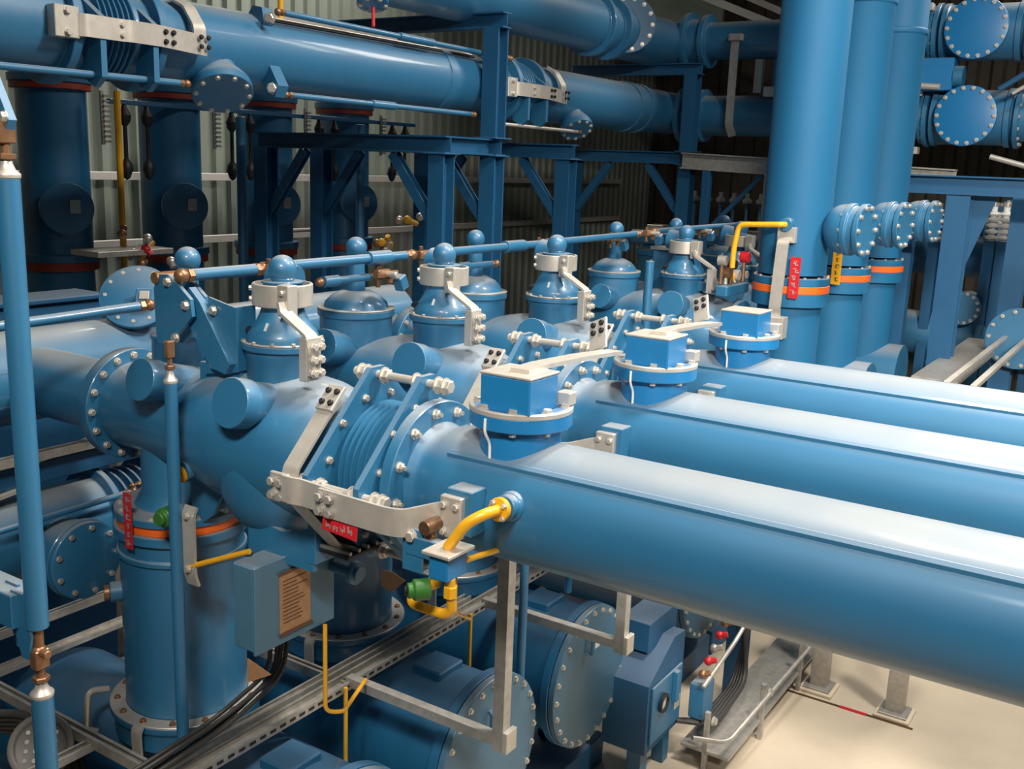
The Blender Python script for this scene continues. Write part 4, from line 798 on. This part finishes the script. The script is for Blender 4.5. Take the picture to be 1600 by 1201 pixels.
# ------------------------------------------------------------------ floor level, right
cc = thing('control_cabinet', 'blue control cabinet with a round gauge beside the bolted round covers', 'cabinet', (-2.95, 6.6, -4.3))
part('shell', MB().prism([(6.33, -4.28), (6.95, -4.28), (6.95, -3.5), (6.75, -3.48), (6.33, -3.72)], (-2.98, 0, 0), Y_, Z_, .36), BS, cc)
dr = part('door', MB().box((-2.8, 6.38, -4.22), (-2.78, 6.9, -3.75)), BL, cc)
part('gauge', MB().ring((-2.78, 6.55, -3.93), X_, 0, .03, .075, .055, 24), RB, dr); part('gauge_face', MB().cyl((-2.78, 6.55, -3.93), (-2.77, 6.55, -3.93), .06, 24), GLS, dr)
part('handle', MB().box((-2.78, 6.72, -4.0), (-2.74, 6.78, -3.75)), BL, dr); part('label_plate', MB().box((-2.779, 6.78, -4.1), (-2.775, 6.88, -4.0), .001), AL, dr)
part('hood', MB().box((-3.15, 6.5, -3.55), (-2.9, 7.0, -3.32)), BS, cc)
part('leg', MB().box((-3.0, 6.45, -4.6), (-2.88, 6.57, -4.28)), BL, cc); part('leg', MB().box((-2.95, 6.8, -4.6), (-2.85, 6.9, -4.28)), BL, cc)
solo('junction_box', MB().box((-2.75, 7.0, -4.25), (-2.62, 7.2, -3.95), .01), BL, 'small blue junction box right of the control cabinet', 'box')
solo('steel_post', MB().ibeam((-2.75, 8.05, -4.6), (-2.75, 8.05, -3.5), .16, .16, up=(0, 1, 0)), BS, 'blue steel stub post behind the hanging black cables', 'post', None, (-2.75, 8.05, -4.6))
fd = thing('floor_tray', 'bent galvanised cable tray on the floor edge beside the cabinet', 'tray', (-2.4, 7, -4.3))
part('rail', MB().tube([(-2.5, 6.5, -4.1), (-2.32, 6.75, -4.2), (-2.25, 8.5, -4.1), (-2.3, 9.0, -4.0)], .018, 8, .1), GV, fd); part('rail', MB().tube([(-2.6, 6.9, -3.9), (-2.55, 7.4, -3.7), (-2.6, 8.3, -3.5)], .018, 8, .1), GV, fd)
part('plate', MB().box((-2.75, 6.9, -4.45), (-2.35, 9.4, -4.42)), GV, fd)
for x, y in ((-2.55, 6.9), (-2.35, 7.6), (-2.35, 8.6)): part('support', MB().box((x-.02, y, -4.6), (x+.02, y+.04, -4.1)), GV, fd); bolt(fd, (x+.05, y, -4.15), X_, .03, BT)
for i in range(5):
    solo('power_cable', MB().tube([(-2.8, 7.9+.04*i, -3.4), (-2.65, 7.9+.04*i, -3.75), (-2.55-.03*i, 7.75, -4.2-.02*i), (-2.55-.03*i, 7.1, -4.3), (-2.8, 6.9, -4.25)], .022, 8, .15), CB, 'black cables looping down to the floor tray', 'cable', 'floor tray cables')
vc = thing('valve_cluster', 'small brass valves with red handwheels behind the control cabinet', 'valves', (-2.6, 7.2, -3.7))
for i in range(6):
    p = V((-2.65, 7.0+.1*i, -3.85+.07*i)); part('fitting', MB().cyl(p, p+V((.06, .02, .02)), .025, 8).ball(p, .035, 10, 6), (BR, RD, GV, RD, BR, GN)[i], vc)
for i, (x, y) in enumerate(((-2.2, 8.77), (-1.52, 8.72))):
    t = thing('pipe_stand', ('square steel stand foot on a mortar pad, left one on the open floor', 'square steel stand foot on a mortar pad, right one on the open floor')[i], 'stand', (x, y, -4.6), 'pipe stands')
    part('post', MB().box((x-.075, y-.06, -4.56), (x+.075, y+.06, -3.2)), GV, t); part('base_plate', MB().box((x-.12, y-.12, -4.57), (x+.12, y+.12, -4.55)), GV, t)
    part('mortar_pad', MB().box((x-.15, y-.15, -4.6), (x+.15, y+.15, -4.57), .01), PED, t)
solo('floor_line', MB().box((-2.7, 8.54, -4.6), (-1.33, 8.57, -4.595), 0), BBR, 'thin dark line with a red stretch across the open floor', 'floor line')
solo('floor_line', MB().box((-1.95, 8.535, -4.6), (-1.72, 8.575, -4.594), 0), RD, 'short red stretch of the line on the open floor', 'floor line')

# ------------------------------------------------------------------ machinery seen far right, behind the posts
for i, (z, y, r) in enumerate(((-.95, 14.0, .26), (-1.9, 13.5, .27))):
    t = thing('bus_pipe', 'far horizontal blue pipe behind the right posts, '+('upper' if i == 0 else 'lower')+' one', 'pipe', (-1, y, z), 'far right pipes')
    part('tube', MB().lathe((0, y, z), X_, [(-3.2, 0), (-3.2, r), (-1.95, r), (-1.95, r+.06), (-1.88, r+.06), (-1.88, r), (4, r), (4, 0)], 32), BL, t)
for i, (x, y, z, r) in enumerate(((-1.3, 11.8, -1.6, .32), (-2.1, 13.2, -1.5, .2), (-1.9, 14.6, -.45, .22))):
    t = thing('flange_cover', 'round blue cover among the far machinery, '+('cut by the right edge', 'between the right posts', 'behind the third column')[i], 'cover', (x, y, z), 'far covers')
    c = part('cover', MB().lathe((x, y, z), -Y_, [(-.3, 0), (-.3, r*.85), (.1, r*.85), (.1, r), (.15, r), (.15, 0)], 32), BL, t); bolts(c, (x, y-.15, z), -Y_, r*.88, 14, .018, BT, True)
random.seed(5)
for j, (x, y, z) in enumerate(((-2.45, 14.0, -.95), (-5.4, 14.2, -.85))):
    t = thing('terminal_rack', ('steel rack carrying small terminal posts at right', 'steel rack carrying small terminal posts left of the riser columns')[j], 'rack', (x, y, -4.6))
    part('shelf', MB().box((x-1.1, y-.15, z-.06), (x+1.1, y+.15, z)), BS, t)
    for a in (-1, 1): part('leg', MB().box((x+a-.05, y-.05, -4.6), (x+a+.05, y+.05, z-.06)), BS, t)
for i in range(16):
    k, j = i % 8, i//8; x = (-2.95+.14*k) if j == 0 else (-6.1+.2*k); y = 14.0 if j == 0 else 14.2; z = -.65 if j == 0 else -.55
    t = thing('terminal_post', ('row of small pale terminal posts behind the right steel posts', 'row of small pale terminal posts left of the riser columns')[j], 'terminal', (x, y, z), ('right terminal posts', 'far terminal posts')[j])
    part('stem', MB().cyl((x, y, z-.3), (x, y, z+.12), .025, 8), BL, t); part('cap', MB().lathe((x, y, 0), Z_, [(z+.1, 0), (z+.1, .06), (z+.14, .07), (z+.18, .03), (z+.24, .03), (z+.24, 0)], 10), WST, t)
for i, (x, y, z, w) in enumerate(((-2.55, 13.3, -.75, 'left of the broad right post'), (-2.4, 13.4, -.72, 'just left of the broad right post'), (-1.93, 13.3, -.7, 'between the two right posts'), (-1.8, 13.35, -.7, 'left of the post near the right edge'))):
    t = thing('insulator_stack', 'small pale ribbed insulator on a blue pedestal '+w, 'insulator', (x, y, -4.6), 'ribbed insulators')
    pr = [(z, 0), (z, .05)]
    for j in range(5): pr += [(z+.07*j+.01, .035), (z+.07*j+.03, .075), (z+.07*j+.05, .075), (z+.07*j+.065, .035)]
    part('ribs', MB().lathe((x, y, 0), Z_, pr+[(z+.4, .04), (z+.4, 0)], 14, 0), WH, t); part('pedestal', MB().box((x-.06, y-.06, -4.6), (x+.06, y+.06, z)), BS, t); part('cap', MB().cyl((x, y, z+.4), (x, y, z+.45), .05, 12), GV, t)
for i in range(5):
    x = -6.2+.7*i; y = 13.3+.4*(i % 2)
    t = thing('far_switch_unit', 'small far blue switch unit left of the riser columns, '+('first', 'second', 'third', 'fourth', 'fifth')[i]+' from left', 'switchgear', (x, y, -4.6), 'far switch units')
    part('body', MB().lathe((x, y, 0), Z_, [(-4.6, 0), (-4.6, .3), (-1.2, .3), (-1.2, .34), (-1.12, .34), (-1.1, .26), (-.95, .14), (-.85, .12), (-.85, 0)], 28), BL, t)
    part('cross_drum', MB().cyl((x-.3, y-.25, -.95), (x+.3, y-.25, -.95), .1, 18), BL, t); part('clamp', MB().box((x-.12, y-.2, -.86), (x+.12, y+.1, -.78)), AL, t); part('lug', MB().box((x+.1, y-.36, -1.3), (x+.18, y-.3, -1.0)), AL, t)
for i, (a, b) in enumerate((((-2.6, 9.4, -1.75), (1, 11.6, -1.7)), ((-2.3, 9.3, -1.85), (1.2, 11.5, -1.8)))):
    pass
gr = thing('walkway_rail', 'pale walkway rails rising to the right behind the farthest long pipe', 'rail', (-1.3, 9.5, -1.7))
part('rails', MB().box((-1.45, 8.6, -1.62), (-1.4, 13, -1.58)).box((-1.25, 8.6, -1.62), (-1.2, 13, -1.58)), AL, gr); part('deck', MB().box((-1.9, 9.6, -1.8), (-1.5, 12.5, -1.76)), GV, gr)
# upper right tangle and roof steel
for i, (a, b, r) in enumerate((((-1.9, 12.3, .95), (-1.3, 12.3, 1.35), .03), ((-1.75, 12.2, .9), (-1.2, 12.2, 1.25), .02), ((-1.9, 12.3, .25), (-1.3, 12.3, .1), .03))):
    solo('strut', MB().cyl(a, b, r, 10), (BS, AL, AL)[i], ('dark diagonal strut between the two rear covers', 'pale diagonal strut between the two rear covers', 'pale strut under the lower rear cover')[i], 'strut')
db = thing('drive_box', 'bright blue drive box with pale pipe between the two rear covers', 'box', (-2.6, 12.5, 1.1))
part('box', MB().box((-2.75, 12.4, .95), (-2.4, 12.7, 1.3), .01), BX, db); part('pipe', MB().tube([(-2.75, 12.3, 1.25), (-2.8, 12.3, 1.2), (-2.8, 12.3, 1.0), (-2.5, 12.3, .98)], .035, 10, .05), AL, db); part('side_case', MB().cyl((-2.4, 12.5, 1.1), (-2.3, 12.5, 1.1), .12, 20), BL, db)
d2 = thing('drive_box', 'bright blue drive box between the rear pipes left of the columns', 'box', (-4.4, 12.9, 1.1))
part('box', MB().box((-4.55, 12.7, .98), (-4.1, 13, 1.35), .01), BX, d2); part('bracket', MB().box((-4.75, 12.6, .95), (-4.65, 12.7, 1.35)), GV, d2); part('pad', MB().box((-4.6, 12.55, .9), (-4.45, 12.7, 1.02)), AL, d2)
rb = thing('crane_beam', 'pale roof beam crossing above the rear pipes', 'beam', (-6.6, 17, 2.6))
part('beam', MB().sweep([(-7.9, 17, 3.05), (-5.4, 17, 2.06)], [(-.1, -.06), (.1, -.06), (.1, .06), (-.1, .06)], Y_), WST, rb); part('beam', MB().sweep([(-7.2, 17.2, 3.05), (-5.2, 17.2, 2.2)], [(-.1, -.05), (.1, -.05), (.1, .05), (-.1, .05)], Y_), WST, rb)
wp = solo('wall_panel', MB().box((-9.0, 17.6, 2.3), (-7.3, 17.7, 3.6)), WAL, 'pale grey green panel above the rear pipe corner', 'panel')
